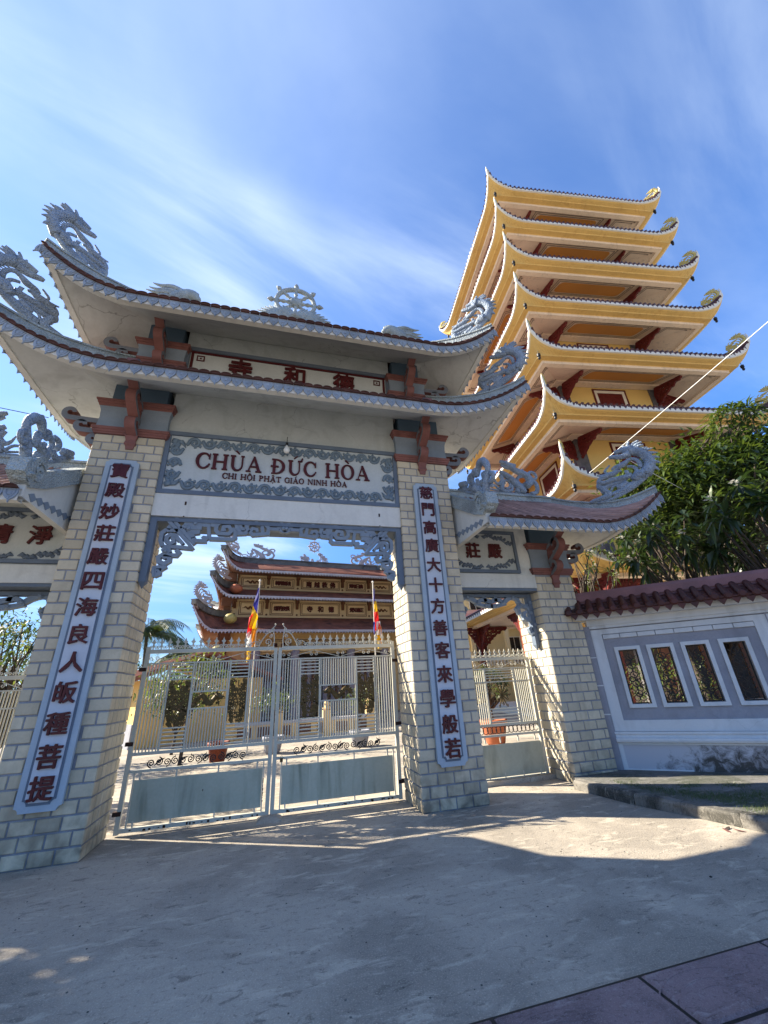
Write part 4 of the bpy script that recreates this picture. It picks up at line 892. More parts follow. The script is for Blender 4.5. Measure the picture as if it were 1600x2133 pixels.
HP = [(0, .06), (.1, .05), (.22, .08), (.35, .08), (.5, .08), (.7, .07), (.85, .06), (1, .05)]
# lower roof of the main gate
rt = thing('gate_roof', 'long lower tiled roof of the main gate with pale blue drip tiles and upswept corners', 'roof', (XC, .75, 6.6), 0)
lr = Roof(rt, (XC, .75, 6.6), XC, 4.41, -1.1, 2.15, 6.05, .215, 2.45, 6.05+.215*1.96**2, 6.40, .34, (XC-2.75, XC+2.75, .02, 1.1, 7.02))
lr.top(m_rooftile); lr.trims(m_white, rows='f'); lr.under(m_soffit, (-3.36, 2.55, .09, .72, 6.60))
for c_ in ('fl', 'fr', 'bl', 'br'): lr.hipband(c_, HP, .09, .11, m_ornpale)
b = MB(); b.box(-2.78, 2.78, -.76, -.66, .36, .50); b.build('wall_ridge', m_ornpale, rt)
# upper roof
ru = thing('gate_roof', 'top tiled roof of the main gate under the dharma wheel, smaller than the roof below', 'roof', (XC, .6, 8.0), 0)
ur = Roof(ru, (XC, .6, 8.0), XC, 3.93, -1.1, 2.3, 7.45, .365, 2.5, 7.45+.365*1.43**2, 7.62, .26, (XC-2.2, XC+2.2, .6, .6, 9.05))
ur.top(m_rooftile); ur.trims(m_white, rows='f'); ur.under(m_soffit, (-2.9, 2.09, .12, 1.0, 8.13))
for c_ in ('fl', 'fr', 'bl', 'br'): ur.hipband(c_, HP, .09, .09, m_ornpale)
b = MB(); b.rloft(-2.3, 2.3, -.09, .09, [(1.0, .02), (1.06, .02), (1.07, 0), (1.27, 0), (1.28, .03), (1.33, .03)]); b.build('ridge', m_ornpale, ru)
# little capitals of the upper storey
for sx_, x0, x1, lab in ((-1, XC-2.73, XC-1.98, 'left'), (1, XC+1.98, XC+2.73, 'right')):
    t = thing('upper_pillar', 'short '+lab+' pillar head standing on the lower roof beside the upper name panel', 'pillar', ((x0+x1)/2, .02, 6.9))
    w = (x1-x0)/2
    b = MB(); b.box(-w+.02, w-.02, .02, .70, 0, .3); b.build('shaft', m_board, t)
    capital(t, -w, w, .0, .72, .20, .74, 1.24, .08)
    bracket_set(t, 0, 0, .16, 'f', .92, .15); bracket_set(t, -w if sx_ < 0 else w, .12, .26, 'l' if sx_ < 0 else 'r', 1.1, .15)
# side gate roofs
def side_roof(sgn):
    lab = 'right' if sgn > 0 else 'left'
    t = thing('gate_roof', 'small tiled roof of the '+lab+' side gate with one upswept corner', 'roof', (4.3, .5, 4.6), 0)
    r = Roof(t, (4.3, .5, 4.6), 4.3, 2.1, -1.05, 1.95, 3.98, .27, .5, 3.98+.27*1.6**2, 4.30, .22, (2.9, 5.25, .5, .5, 5.08), 'frb', lx=2.72)
    r.top(m_rooftile); r.trims(m_white, hearts='fr', rows='fr', m_row=m_rowtile, rowpitch=.165, rr=.034, rl=.045)
    r.under(m_soffit, (2.70, 5.10, .44, 1.1, 4.62))
    HP2 = [(0, .07), (.1, .06), (.25, .06), (.4, .06), (.6, .06), (.8, .05), (1, .04)]
    r.hipband('fr', HP2, .10, .11, m_ornpale); r.hipband('br', HP2, .10, .11, m_ornpale)
    b = MB(); b.rloft(2.78-4.3, 5.30-4.3, -.07, .07, [(.42, .02), (.47, .02), (.48, 0), (.60, 0), (.61, .03), (.65, .03)]); b.build('ridge', m_ornpale, t)
    # gable board closing the end against the tall pillar
    b = MB(); b.poly([(-1.02-.5, 3.92-4.6), (-1.02-.5, 4.10-4.6), (0, 5.06-4.6), (1.45, 4.10-4.6), (1.45, 3.92-4.6)][::-1], (2.70-4.3, 0, 0), (0,1,0), (0,0,1), (1,0,0), .09)
    b.build('gable_board', m_white, t)
    # verge band with curled end
    pts = [(-1.62, 4.36), (-1.60, 4.22), (-1.48, 4.16), (-1.25, 4.26), (-.95, 4.44), (-.45, 4.75), (-.1, 4.97), (.05, 5.02)]
    b = MB(); b.ribbon([(y, z-4.6) for y, z in pts], [.10, .2, .24, .23, .22, .22, .22, .22], (2.66-4.3, .0, .03), (0,1,0), (0,0,1), (1,0,0), .20)
    b.ribbon([(y-1.46, z-.30) for y, z in spiral(0, 0, .17, 1.5, .6, 1, 20, .12)], .065, (2.66-4.3-.02, 0, .0), (0,1,0), (0,0,1), (1,0,0), .17)
    b.tube([(2.66-4.3-.012, -1.56, -.44), (2.66-4.3, -1.56, -.43), (2.66-4.3+.14, -1.56, -.42), (2.66-4.3+.15, -1.56, -.42)], [.06, .08, .08, .06], 14); b.tube([(2.66-4.3-.02, -1.50, -.22), (2.66-4.3-.006, -1.50, -.22), (2.66-4.3+.13, -1.50, -.24)], [.03, .05, .05], 12)
    b.build('verge_band', m_ornpale, t)
    b = MB()
    for i in range(7): b.lathe((2.70-4.3-.006, -1.40+i*.22, -.56), [(.0, 0), (.001, 0)], 6)
    # leaf trim along the lower edge of the gable
    b = MB(); o_ = 2.70-4.3
    for i in range(7):
        y = -1.42+i*.165; z = -.60+i*.02
        b.poly([(0, 0), (.09, .05), (.17, 0), (.09, -.07)], (o_-.012, y, z), (0,1,0), (0,0,1), (1,0,0), .014)
    b.build('leaf_trim', m_bluegrey, t)
    if sgn < 0:      # mirror image for the left side
        t.location.x = 2*XC-4.3; t.scale = (-1, 1, 1)
    return t, r
side_roof(1); side_roof(-1)

# ------------------------------------------------------------------ sculpted ornaments
def strokes(b, data, depth=.9, dmax=.085, n=7, sub=3, sc=1.0):
    for i, st in enumerate(data):
        P = smoothpath(st, sub); off = ((i*7) % 5-2)*.006
        b.tube([(x*sc, off, z*sc) for x, z, r in P], [max(r, .006)*sc for x, z, r in P], n, flat=(lambda r: min(r*depth, dmax*sc)), up=(0,1,0))
    return b
def dragon_mesh(m, sc=1.0):
    b = MB(); strokes(b, DRAGON, .85, .075, 8, 3, sc)
    # scales along neck, eye
    for k in range(13):
        t = k/12; x, z = (.0+.02*sin(t*6))-.03+.10*t**2*0, .36+.42*t
        b.tube([(-.02-.06*sin(pi*t)-.0, -.075, z), (.06-.06*sin(pi*t), -.088, z+.012), (.13-.06*sin(pi*t), -.070, z)], [.008, .012, .008], 4)
    b.lathe((.22, -.07, .87), [(.0, -.02), (.02, -.01), (.024, .0), (.02, .012), (0, .02)], 8)
    return b.mesh('dragon', m, True)
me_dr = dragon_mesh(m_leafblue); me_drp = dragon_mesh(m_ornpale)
def place_dragon(label, x, y, z, ang, mir, me, sc=1.0, group='dragons on the roof corners', cat='dragon statue', name='dragon_ornament'):
    # local x runs inward from the roof tip
    o = bpy.data.objects.new(name, me); C.objects.link(o); o.location = (x, y, z); o.rotation_euler = (0, 0, ang); sc = sc if hasattr(sc, '__len__') else (sc, sc, sc); o.scale = (sc[0], sc[1]*(-1 if mir else 1), sc[2])
    tagt(o, label, cat, group); return o
tu, tl, ts = ur.tipz, lr.tipz, 3.98+.27*1.6**2
place_dragon('grey blue dragon on the left corner of the top gate roof', XC-3.90, -1.06, tu-.02, radians(47), True, me_dr, (1.15, 1.15, 1.24))
place_dragon('grey blue dragon on the right corner of the top gate roof', XC+3.90, -1.06, tu-.02, radians(180-47), False, me_dr, (1.15, 1.15, 1.18))
place_dragon('grey blue dragon at the far left on the corner of the lower gate roof', XC-4.38, -1.06, tl+.02, radians(45), True, me_dr, (1.17, 1.17, 1.24))
place_dragon('grey blue dragon on the right corner of the lower gate roof', XC+4.38, -1.06, tl+.02, radians(180-45), False, me_dr, (1.18, 1.18, 1.18))
place_dragon('pale blue dragon on the outer corner of the right side gate roof', 6.40, -1.02, ts+.03, radians(180-50), False, me_dr, (1.28, 1.28, 1.25))
# ridge dragons
b = MB(); strokes(b, RIDGEDRAGON, .8, .07); me_rd = b.mesh('ridge_dragon', m_leafblue, True)
HEAD = [[(-.02,.16,.12),(.12,.30,.14),(.26,.36,.13),(.38,.31,.09),(.44,.24,.05)], [(.14,.43,.05),(.28,.46,.06),(.40,.41,.045)], [(.10,.20,.09),(.26,.20,.07),(.36,.17,.04)],
 [(.16,.42,.05),(-.06,.52,.05),(-.26,.50,.035),(-.42,.54,.01)], [(.12,.37,.05),(-.10,.43,.05),(-.32,.40,.03),(-.47,.43,.01)], [(.08,.30,.05),(-.14,.34,.05),(-.34,.30,.03),(-.50,.33,.01)], [(.04,.22,.05),(-.16,.25,.05),(-.36,.20,.03),(-.50,.22,.01)], [(0,.15,.05),(-.2,.16,.05),(-.4,.11,.02)],
 [(-.85,.0,.02),(-.62,.07,.05),(-.42,.03,.05),(-.2,.08,.07),(.1,.05,.09),(.4,.08,.08),(.62,.03,.07),(.85,.05,.05),(1.1,.0,.02)], [(-.7,.05,.04),(-.66,.14,.04),(-.56,.13,.03)], [(.48,.1,.06),(.56,.17,.05),(.66,.12,.04)], [(.30,.46,.03),(.26,.53,.01)]]
b = MB(); strokes(b, HEAD, .9, .10, 8, 3); me_rdp = b.mesh('ridge_dragon', m_ornpale, True)
def rd(label, x, y, z, sx_, me, sc=1.0):
    o = bpy.data.objects.new('ridge_dragon', me); C.objects.link(o); o.location = (x, y, z); o.scale = (sx_*sc, sc, sc); tagt(o, label, 'dragon statue', 'dragons running along the ridges')
rd('pale maned dragon head left of the wheel on the top gate ridge', XC-2.58, .60, 9.26, 1, me_rdp, 1.12)
rd('pale maned dragon head right of the wheel on the top gate ridge', XC+2.58, .60, 9.26, -1, me_rdp, 1.12)
rd('blue dragon walking along the right side gate ridge in front of the pagoda', 4.35, .5, 5.30, 1, me_rd, .92)
rd('blue dragon on the left side gate ridge at the left edge', 2*XC-4.35, .5, 5.30, -1, me_rd, .92)
# scroll finials beside the tall pillars
b = MB()
for i, st in enumerate(GABLE):
    P = smoothpath(st, 3); b.tube([(((i*5) % 4-1.5)*.012, y, z-4.4) for y, z, r in P], [r for y, z, r in P], 7, flat=(lambda r: min(r*.9, .07)), up=(1,0,0))
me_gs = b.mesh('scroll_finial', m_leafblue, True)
for x, lab in ((2.78, 'right'), (2*XC-2.78, 'left')):
    o = bpy.data.objects.new('scroll_finial', me_gs); C.objects.link(o); o.location = (x, .12, 4.42); o.scale = (1, 1.0, 1.12)
    tagt(o, 'openwork cloud scroll finial standing on the '+lab+' side gate verge beside the tall pillar', 'finial', 'cloud scroll finials')
# dharma wheel
dw = thing('dharma_wheel', 'eight spoked dharma wheel with fan of leaves crowning the top roof', 'wheel ornament', (XC-.03, .6, 9.38), 0)
R_ = .44; zc = .66
b = MB(); b.tube([(cos(a)*R_, 0, zc+sin(a)*R_) for a in [2*pi*i/40 for i in range(41)]], .052, 8, flat=1.1); b.build('rim', m_ornpale, dw, True)
b = MB(); b.tube([(0, -.08, zc), (0, -.05, zc), (0, .05, zc), (0, .08, zc)], [.10, .13, .13, .10], 20); b.build('hub', m_ornpale, dw, True)
for k in range(8):
    a = k*pi/4+pi/2; c_, s_ = cos(a), sin(a); b = MB()
    prof = [(.10, .035), (.16, .05), (.22, .028), (.28, .05), (.34, .03), (.44, .05), (.50, .03), (.55, .062), (.60, .045), (.66, .006)]
    b.tube([(c_*r, 0, zc+s_*r) for r, w in prof], [w for r, w in prof], 8); b.build('spoke', m_ornpale, dw, True)
b = MB()
for sg in (-1, 1):
    for k in range(9):
        an = .12+k*.15; L_ = .86-.03*k
        b.tube([(sg*.14, 0, .06), (sg*cos(an)*L_*.55, -.05, .06+sin(an)*L_*.40), (sg*(cos(an)*L_+.03), -.01, .05+sin(an)*L_*.75)], [.05, .06, .02], 6, flat=.6, up=(0,1,0))
b.tube([(-.2, -.05, .03), (0, -.09, .16), (.2, -.05, .03)], [.06, .10, .06], 8)
b.tube([(-.85, 0, 0), (-.5, -.03, .05), (0, -.03, .04), (.5, -.03, .05), (.85, 0, 0)], [.03, .07, .08, .07, .03], 8)
b.build('leaf_fan', m_ornpale, dw, True)

# ------------------------------------------------------------------ hanging fretwork below the main lintel and the side lintels
def fret(label, cx, y, half, data, kx, kz, zref, leg, barw=.10):
    t = thing('fretwork', label, 'lintel ornament', (cx, y, zref), 0, 'blue fretwork hanging under the gate lintels')
    for sg in (-1, 1):
        b = MB(); m_ = []
        for i, st in enumerate(data):
            P = smoothpath(st, 2) if len(st) > 3 and st[0][2] > .03 else st
            pts = [(sg*x*kx, (z-4.18)*kz) for x, z, r in P]
            b.ribbon(pts, [max(.02, 2*r)*(.95 if len(data) > 20 else .70)*(kx+kz)/2 for x, z, r in P], (0, -.04-((i*3) % 4)*.004, 0), (1,0,0), (0,0,1), (0,1,0), .085)
        for st in data:
            for (x, z, r) in st[1:-1:2]:
                if r > .042: b.tube([(sg*x*kx, -.05, (z-4.18)*kz), (sg*x*kx, -.075, (z-4.18)*kz)], [r*.8*kx, r*.4*kx], 7)
        b.build('scrollwork', m_bluegrey, t)
        b = MB(); x0 = sg*(half-.005); x1 = sg*(half-barw); xa, xb = min(x0, x1), max(x0, x1)
        b.add([(xa,-.06,0),(xb,-.06,0),(xb,.06,0),(xa,.06,0),(xa,-.06,-leg),(xb,-.06,-leg),(xb,.06,-leg),(xa,.06,-leg),((xa+xb)/2,0,-leg-.10)], [(0,1,2,3),(0,4,5,1),(1,5,6,2),(2,6,7,3),(3,7,4,0),(4,8,5),(5,8,6),(6,8,7),(7,8,4)])
        b.build('side_post', m_frameblue, t)
    b = MB(); b.box(-half+barw, half-barw, -.06, .06, -.055, .0); b.build('top_rail', m_frameblue, t)
    return t
FR = [[((x+.058)*.965-.058, 1.6+(z-1.6)*.965+.01, r*.965) for x, z, r in st] for st in FRET]
fret('blue angular scroll fretwork framing the top of the main gate opening', XC, .12, 2.015, FR, 1.0, 1.0, 4.17, 1.0)
curl = []
for sgx in (0,):
    curl += [[(-.80, 4.16, .045), (-.80, 4.02, .045), (-.72, 3.94, .045), (-.60, 3.98, .045), (-.56, 4.08, .045), (-.46, 4.12, .05), (-.34, 4.08, .055), (-.26, 4.02, .05), (-.18, 4.08, .045), (0, 4.04, .06)],
             [(-.72, 3.94, .045), (-.78, 3.82, .05), (-.74, 3.70, .055), (-.64, 3.72, .05), (-.64, 3.82, .04), (-.70, 3.84, .03)],
             [(-.76, 3.70, .05), (-.82, 3.60, .05), (-.80, 3.48, .05), (-.74, 3.44, .045), (-.70, 3.52, .04), (-.74, 3.55, .03)],
             [(-.60, 3.98, .05), (-.52, 3.90, .05), (-.56, 3.80, .04)], [(-.12, 4.16, .04), (-.1, 4.04, .05)], [(-.30, 4.0, .04), (-.12, 3.96, .05), (.02, 3.95, .05)]]
fret('small blue curled fretwork under the right side gate lintel', 3.51, .70, .888, curl, 1.06, 1.0, 3.14, .95, .09)
fret('small blue curled fretwork under the left side gate lintel', 2*XC-3.51, .70, .888, curl, 1.06, 1.0, 3.14, .95, .09)
# bare bulb on a flex in front of the name board
lb = thing('light_bulb', 'bare white bulb hanging on a black flex in front of the name board', 'light bulb', (-.45, -.10, 5.44))
b = MB(); b.lathe((0,0,0), [(.004, -.005), (.03, .0), (.052, .03), (.055, .06), (.045, .09), (.022, .125), (.02, .15)], 14); b.build('bulb', m_bulb, lb, True)
b = MB(); b.lathe((0,0,0), [(.022, .15), (.025, .16), (.025, .20), (.012, .22)], 10); b.tube([(0,0,.21), (.0,0,.33), (.0,.18,.35)], .006, 5); b.build('holder', m_black, lb)

# ------------------------------------------------------------------ wrought iron gate
def finial_mesh():
    b = MB(); k = 1.0
    b.poly([(0,.02),(.012,.05),(.008,.075),(.03,.10),(.012,.115),(.0,.155),(-.012,.115),(-.03,.10),(-.008,.075),(-.012,.05)][::-1], (0,-.006,0), (1,0,0), (0,0,1), (0,1,0), .012)
    for sg in (-1, 1):
        P = spiral(sg*.026, .035, .022, 1.1, -pi/2 if sg > 0 else -pi/2, sg, 10, .3)
        b.ribbon(P, .008, (0,-.005,0), (1,0,0), (0,0,1), (0,1,0), .010)
    b.box(-.006, .006, -.006, .006, 0, .05)
    return b.mesh('finial', m_gate)
me_fin = finial_mesh()
def ironscroll_mesh(w, h, seed, m, dens=1.0):
    rr = random.Random(seed); b = MB()
    n = int(15*dens)
    for i in range(n):
        cx = rr.uniform(.04, w/2-.02); cz = h*(i+.5)/n+rr.uniform(-.01, .01); r = rr.uniform(.022, .048); a0 = rr.uniform(0, 6.28); sg = rr.choice((-1, 1)); tw = rr.uniform(1.0, 1.5)
        for mx_ in (-1, 1):
            P = [(mx_*x, z) for x, z in spiral(cx, cz, r, tw, a0, sg, 11, .2)]
            b.ribbon(P, .016, (0, -.006-(i % 3)*.002, 0), (1,0,0), (0,0,1), (0,1,0), .014)
            e = P[0]; f_ = (mx_*min(w/2, abs(e[0])+.03*rr.choice((-1, 1, 1))), e[1]+rr.uniform(-.05, .05)); b.ribbon([e, ((e[0]+f_[0])/2+.006, (e[1]+f_[1])/2+.01), f_], [.012, .018, .006], (0, -.004, 0), (1,0,0), (0,0,1), (0,1,0), .012)
    for i in range(int(n*1.3)):
        x = rr.uniform(-w/2+.02, w/2-.02); z = rr.uniform(.02, h-.02); a = rr.uniform(0, 6.28); L_ = rr.uniform(.03, .06)
        b.ribbon([(x, z), (x+cos(a)*L_*.5, z+sin(a)*L_*.5), (x+cos(a+.6)*L_, z+sin(a+.6)*L_)], [.006, .024, .004], (0, -.009-(i % 4)*.0015, 0), (1,0,0), (0,0,1), (0,1,0), .012)
    P = [(0, 0)]+[(sin(i*.9)*.03*(1 if i % 2 else -1), h*i/8) for i in range(1, 8)]+[(0, h)]
    b.ribbon(P, .016, (0,-.005,0), (1,0,0), (0,0,1), (0,1,0), .012)
    b.ribbon([(-w/2+.005, 0), (-w/2+.005, h)], .008, (0,-.004,0), (1,0,0), (0,0,1), (0,1,0), .01); b.ribbon([(w/2-.005, 0), (w/2-.005, h)], .008, (0,-.004,0), (1,0,0), (0,0,1), (0,1,0), .01)
    return b.mesh('gilt_scrollwork', m)
me_gp = ironscroll_mesh(.31, .56, 4, m_gilt, 2.3)
def window_dragon(w, h, m):
    b = MB(); n = 40
    P = [(-w/2+.05+(w-.1)*i/n, h*.5+sin(i/n*3.2*pi)*h*.27, .02+.018*sin(pi*i/n)) for i in range(n+1)]
    b.tube([(x, 0, z) for x, z, r in P], [r for x, z, r in P], 6, flat=.6, up=(0,1,0))
    rr = random.Random(8)
    for i in range(26):
        x = rr.uniform(-w/2+.03, w/2-.03); z = h*.5+rr.uniform(-.36, .36)*h; a = rr.uniform(0, 6.28)
        b.ribbon([(x, z), (x+cos(a)*.025, z+sin(a)*.025), (x+cos(a+.9)*.055, z+sin(a+.9)*.05)], [.008, .022, .004], (0, -.01-(i % 4)*.002, 0), (1,0,0), (0,0,1), (0,1,0), .012)
    b.tube([(-w/2+.04, -.005, h*.55), (-w/2+.1, -.01, h*.66), (-w/2+.14, 0, h*.6)], [.02, .042, .03], 7)
    b.ribbon([(-w/2, h*.5), (w/2, h*.5)], .006, (0, .004, 0), (1,0,0), (0,0,1), (0,1,0), .006)
    return b.mesh('gilt_dragon', m)
def valance_mesh(w, m):
    b = MB(); n = round(w/.098); p = w/n
    for i in range(n):
        cx = (i+.5)*p; up = 1 if i % 2 else -1
        b.ribbon(spiral(cx, .006*up, .050, 1.7, pi/2*up, 1 if (i//2) % 2 else -1, 20, .12), .013, (0, -.006-(i % 2)*.002, 0), (1,0,0), (0,0,1), (0,1,0), .012)
        if i % 3 == 1: b.ribbon([(cx-.06, -.04), (cx-.02, 0), (cx+.02, .03), (cx+.07, .045)], [.006, .022, .024, .004], (0, -.003, 0), (1,0,0), (0,0,1), (0,1,0), .012)
        b.box(cx-.003, cx+.003, -.003, .003, .045, .075) if up > 0 else b.box(cx-.003, cx+.003, -.003, .003, -.075, -.045)
    b.ribbon([(-.09, .0), (.0, .0)], .006, (0,0,0), (1,0,0), (0,0,1), (0,1,0), .006); b.ribbon([(w, .0), (w+.09, .0)], .006, (0,0,0), (1,0,0), (0,0,1), (0,1,0), .006)
    return b.mesh('scroll_valance', m)
def gate_leaf(label, x, y, w, mirror, side=False, ang=0.0):
    """leaf from its left post to its right post; mirror puts the crest at the left end"""
    t = thing('gate_leaf', label, 'gate', (x, y, 0), ang, None if side else 'leaves of the main iron gate')
    zt = 2.0 if side else 2.28; z2 = zt-.17; zb = .90 if side else .94; zr = .74; p = .03
    def bx(name, m, x0, x1, z0, z1, d=.02, y0=0.0): b = MB(); b.box(x0, x1, y0-d, y0+d, z0, z1); return b.build(name, m, t)
    bx('post', m_gate, 0, .055, .02, zt+(.0 if mirror or side else .06), .027); bx('post', m_gate, w-.055, w, .02, zt+(.06 if mirror and not side else .0), .027)
    bx('rail', m_gate, .055, w-.055, zt-.035, zt+.02, .025); bx('rail', m_gate, .055, w-.055, z2-.02, z2, .014)
    bx('rail', m_gate, .055, w-.055, zb-.04, zb, .025); bx('rail', m_gate, .055, w-.055, zr-.045, zr-.01, .02)
    bx('rail', m_gate, .055, w-.055, .035, .08, .025)
    for fx in (.08, .33, .63, .92): bx('stay', m_gate, .055+(w-.11)*fx-.01, .055+(w-.11)*fx+.01, .60, zr-.045, .008); bx('stay', m_gate, .055+(w-.11)*fx-.01, .055+(w-.11)*fx+.01, .08, .15, .008)
    px0, px1 = (.14, w-.12) if not side else (.06, w-.06)
    o = bx('sheet_panel', m_gatesheet, px0, px1, .13 if not side else .09, .61 if not side else .58, .003); bx('stay', m_gate, px0-.02, px0-.003, .08, zr-.045, .012); bx('stay', m_gate, px1+.003, px1+.02, .08, zr-.045, .012)
    if not side:
        o_ = valance_mesh(w-.62, m_iron); put('scroll_valance', o_, t, (.26 if not mirror else .30, 0, .80))
    else:
        b = MB(); n = 14
        for i in range(n): b.ribbon(ell(.10+i*(w-.2)/(n-1), 0, .05, .058, 0, 2*pi, 12), .010, (0, -.005-(i % 2)*.003, .80), (1,0,0), (0,0,1), (0,1,0), .010)
        b.build('ring_valance', m_iron, t)
    W_ = w-.11; x0 = .055
    def bars(a, c, za, zc_, nm='bar', pitch=.040):
        n = max(1, round((c-a)/pitch))
        for i in range(n):
            xx = a+(c-a)*(i+.5)/n; b = MB(); b.box(xx-.008, xx+.008, -.007, .007, za, zc_); b.build(nm, m_gate, t)
    def slats(a, c, za, zc_, n):
        for i in range(n):
            zz = za+(zc_-za)*(i+.5)/n; b = MB(); b.box(a, c, -.007, .007, zz-.009, zz+.009); b.build('slat', m_gate, t)
    fr = [0, .175, .355, .645, .80, 1.0] if not mirror else [0, .165, .335, .665, .83, 1.0]
    if side: fr = [0, .22, .72, 1.0]
    X = [x0+W_*f for f in fr]; H_ = z2-zb
    for xx in X[1:-1]: bx('stile', m_gate, xx-.012, xx+.012, zb, z2-.02, .012)
    if not side:
        for a, c in ((X[0], X[1]), (X[4], X[5])): bars(a+.01, c-.01, zb, z2-.02)
        for a, c in ((X[1], X[2]), (X[3], X[4])):
            slats(a+.012, c-.012, z2-.27, z2-.02, 5); slats(a+.012, c-.012, zb+.0, zb+.30, 6)
            put('gilt_scrollwork', me_gp, t, ((a+c)/2, 0, zb+.31), (0,0,0), ((c-a-.03)/.31, 1, (H_-.60)/.56))
        a, c = X[2], X[3]
        bars(a+.012, c-.012, z2-.42, z2-.02); bars(a+.012, c-.012, zb, zb+.50)
        bx('rail', m_gate, a+.012, c-.012, z2-.44, z2-.42, .01); bx('rail', m_gate, a+.012, c-.012, zb+.50, zb+.52, .01)
        bx('stile', m_gate, a+.012, a+.026, zb+.52, z2-.44, .01); bx('stile', m_gate, c-.026, c-.012, zb+.52, z2-.44, .01)
        dm = window_dragon(c-a-.06, z2-.44-zb-.52, m_gilt); put('gilt_dragon', dm, t, ((a+c)/2, 0, zb+.52), (0,0,0), (1 if mirror else -1, 1, 1))
    else:
        bars(X[0]+.01, X[1]-.01, zb, z2-.02); bars(X[2]+.01, X[3]-.01, zb, z2-.02); slats(X[1]+.012, X[2]-.012, z2-.20, z2-.02, 4); slats(X[1]+.012, X[2]-.012, zb, zb+.26, 5)
        bx('rail', m_gate, .055, w-.055, z2-.25, z2-.23, .01)
        b = MB()
        for k in range(12):
            a = k*pi/6; r = .17 if k % 2 == 0 else .12
            b.ribbon([(0, 0), (cos(a)*r*.6, sin(a)*r*.9), (cos(a)*r, sin(a)*r*1.35)], [.014, .02, .006], (0, -.004-(k % 3)*.002, 0), (1,0,0), (0,0,1), (0,1,0), .012)
            b.ribbon(spiral(cos(a)*r*.9, sin(a)*r*1.2, .028, 1.1, a, 1, 8, .2), .009, (0, -.009, 0), (1,0,0), (0,0,1), (0,1,0), .01)
        o_ = b.build('star_scrollwork', m_gilt, t); o_.location = ((X[1]+X[2])/2, 0, zb+.46)
    # S scrolls and thin diagonals between the top rails
    for fx in (.04, .28, .52, .76, .97):
        b = MB(); cx = .055+W_*fx
        for sg in (-1, 1): b.ribbon(spiral(sg*.036, 0, .03, 1.2, pi/2, -sg, 12, .2), .008, (0,-.004,0), (1,0,0), (0,0,1), (0,1,0), .008)
        o = b.build('small_scroll', m_gate, t); o.location = (cx, 0, z2+.06)
    b = MB()
    for k in range(4): a_, c_ = .055+W_*(.05+.24*k), .055+W_*(.27+.24*k); b.ribbon([(a_, z2+.11 if k % 2 else z2+.01), (c_, z2+.01 if k % 2 else z2+.11)], .008, (0,0,0), (1,0,0), (0,0,1), (0,1,0), .007)
    b.build('brace', m_gate, t)
    nf = 13 if not side else 12; cl = .42 if not side else 0
    for i in range(nf):
        f_ = (i+.5)/nf; xx = (.03+(w-.06-cl)*f_) if not mirror else (cl+.03+(w-.06-cl)*f_)
        put('finial', me_fin, t, (xx, 0, zt+.018), (0,0,0), (1.2, 1.2, 1.12) if not side else (.95, 1, .95))
    if not side:
        sgx = -1 if not mirror else 1; xe = w-.06 if not mirror else .06
        b = MB()
        def R_(P, w_=.013): b.ribbon([(xe+sgx*x, zt+.02+z) for x, z in P], w_, (0,-.007,0), (1,0,0), (0,0,1), (0,1,0), .014)
        R_([(.01, .0), (.0, .10), (.01, .20), (.03, .24)]); R_([(.02, .245), (.07, .235), (.13, .20), (.18, .13), (.22, .06), (.24, .0)])
        R_(spiral(.10, .075, .06, 1.5, -pi/2, -1, 18, .15), .011); R_(spiral(.06, .17, .032, 1.3, pi/2, 1, 12, .2), .010); R_(spiral(.27, .05, .042, 1.4, pi, -1, 14, .15), .010)
        R_(spiral(.37, .032, .028, 1.3, pi, -1, 12, .2), .009); R_([(.24, .0), (.30, .095), (.36, .06), (.42, .0)], .009)
        R_(spiral(.03, .275, .028, 1.3, -pi/2, 1, 12, .2), .010); R_([(.03, .30), (.0, .33), (-.005, .35)], .010)
        R_([(.13, .20), (.16, .225)], .012); R_([(.09, .235), (.10, .26)], .012); R_([(.22, .09), (.25, .12)], .012)
        b.lathe((xe+sgx*-.005, 0, zt+.375), [(.003, -.018), (.016, 0), (.003, .018)], 8)
        b.build('crest_scroll', m_gate, t)
        hx = .0 if not mirror else w
        for zz in (.25, 1.05, 2.02):
            b = MB(); b.box(hx-.05, hx+.05, -.035, .035, zz-.025, zz+.025); b.build('hinge', m_rust, t)
    b = MB(); rr = random.Random(int(w*1000)+mirror)
    for k in range(26): xx = rr.uniform(.1, w-.1); s_ = rr.uniform(.003, .011); b.box(xx-s_*1.6, xx+s_*1.6, -.0262, -.0245, .037+rr.uniform(0, .025)-s_*.2, .045+rr.uniform(0, .03)+s_*.3)
    if not side and not mirror:
        for k in range(9): zz = .2+.035*k*rr.uniform(.8, 1.1); b.box(w-.105-.004, w-.10+rr.uniform(0, .006), -.014, -.004, zz, zz+rr.uniform(.01, .03))
        b.box(1.02, 1.03, -.0045, -.003, .40, .425)
    b.build('rust_marks', m_rust, t)
    return t
gate_leaf('left leaf of the main gate, cream iron bars, hinged on the left pillar', -2.345, .84, 1.935, False)
gate_leaf('right leaf of the main gate, cream iron bars with padlock at its left post', -.395, .84, 1.965, True)
gate_leaf('narrow cream iron gate closing the right side opening', 3.06, 1.08, 1.30, False, True)
gate_leaf('narrow cream iron gate closing the left side opening', 2*XC-4.36, 1.08, 1.30, False, True)
pl = thing('padlock', 'small brass padlock hanging on the right gate leaf', 'padlock', (-.27, .80, .72))
b = MB(); b.rloft(-.022, .022, -.01, .01, [(-.055, -.004), (-.05, 0), (-.01, 0), (-.005, -.003)]); b.build('body', m_gilt, pl)
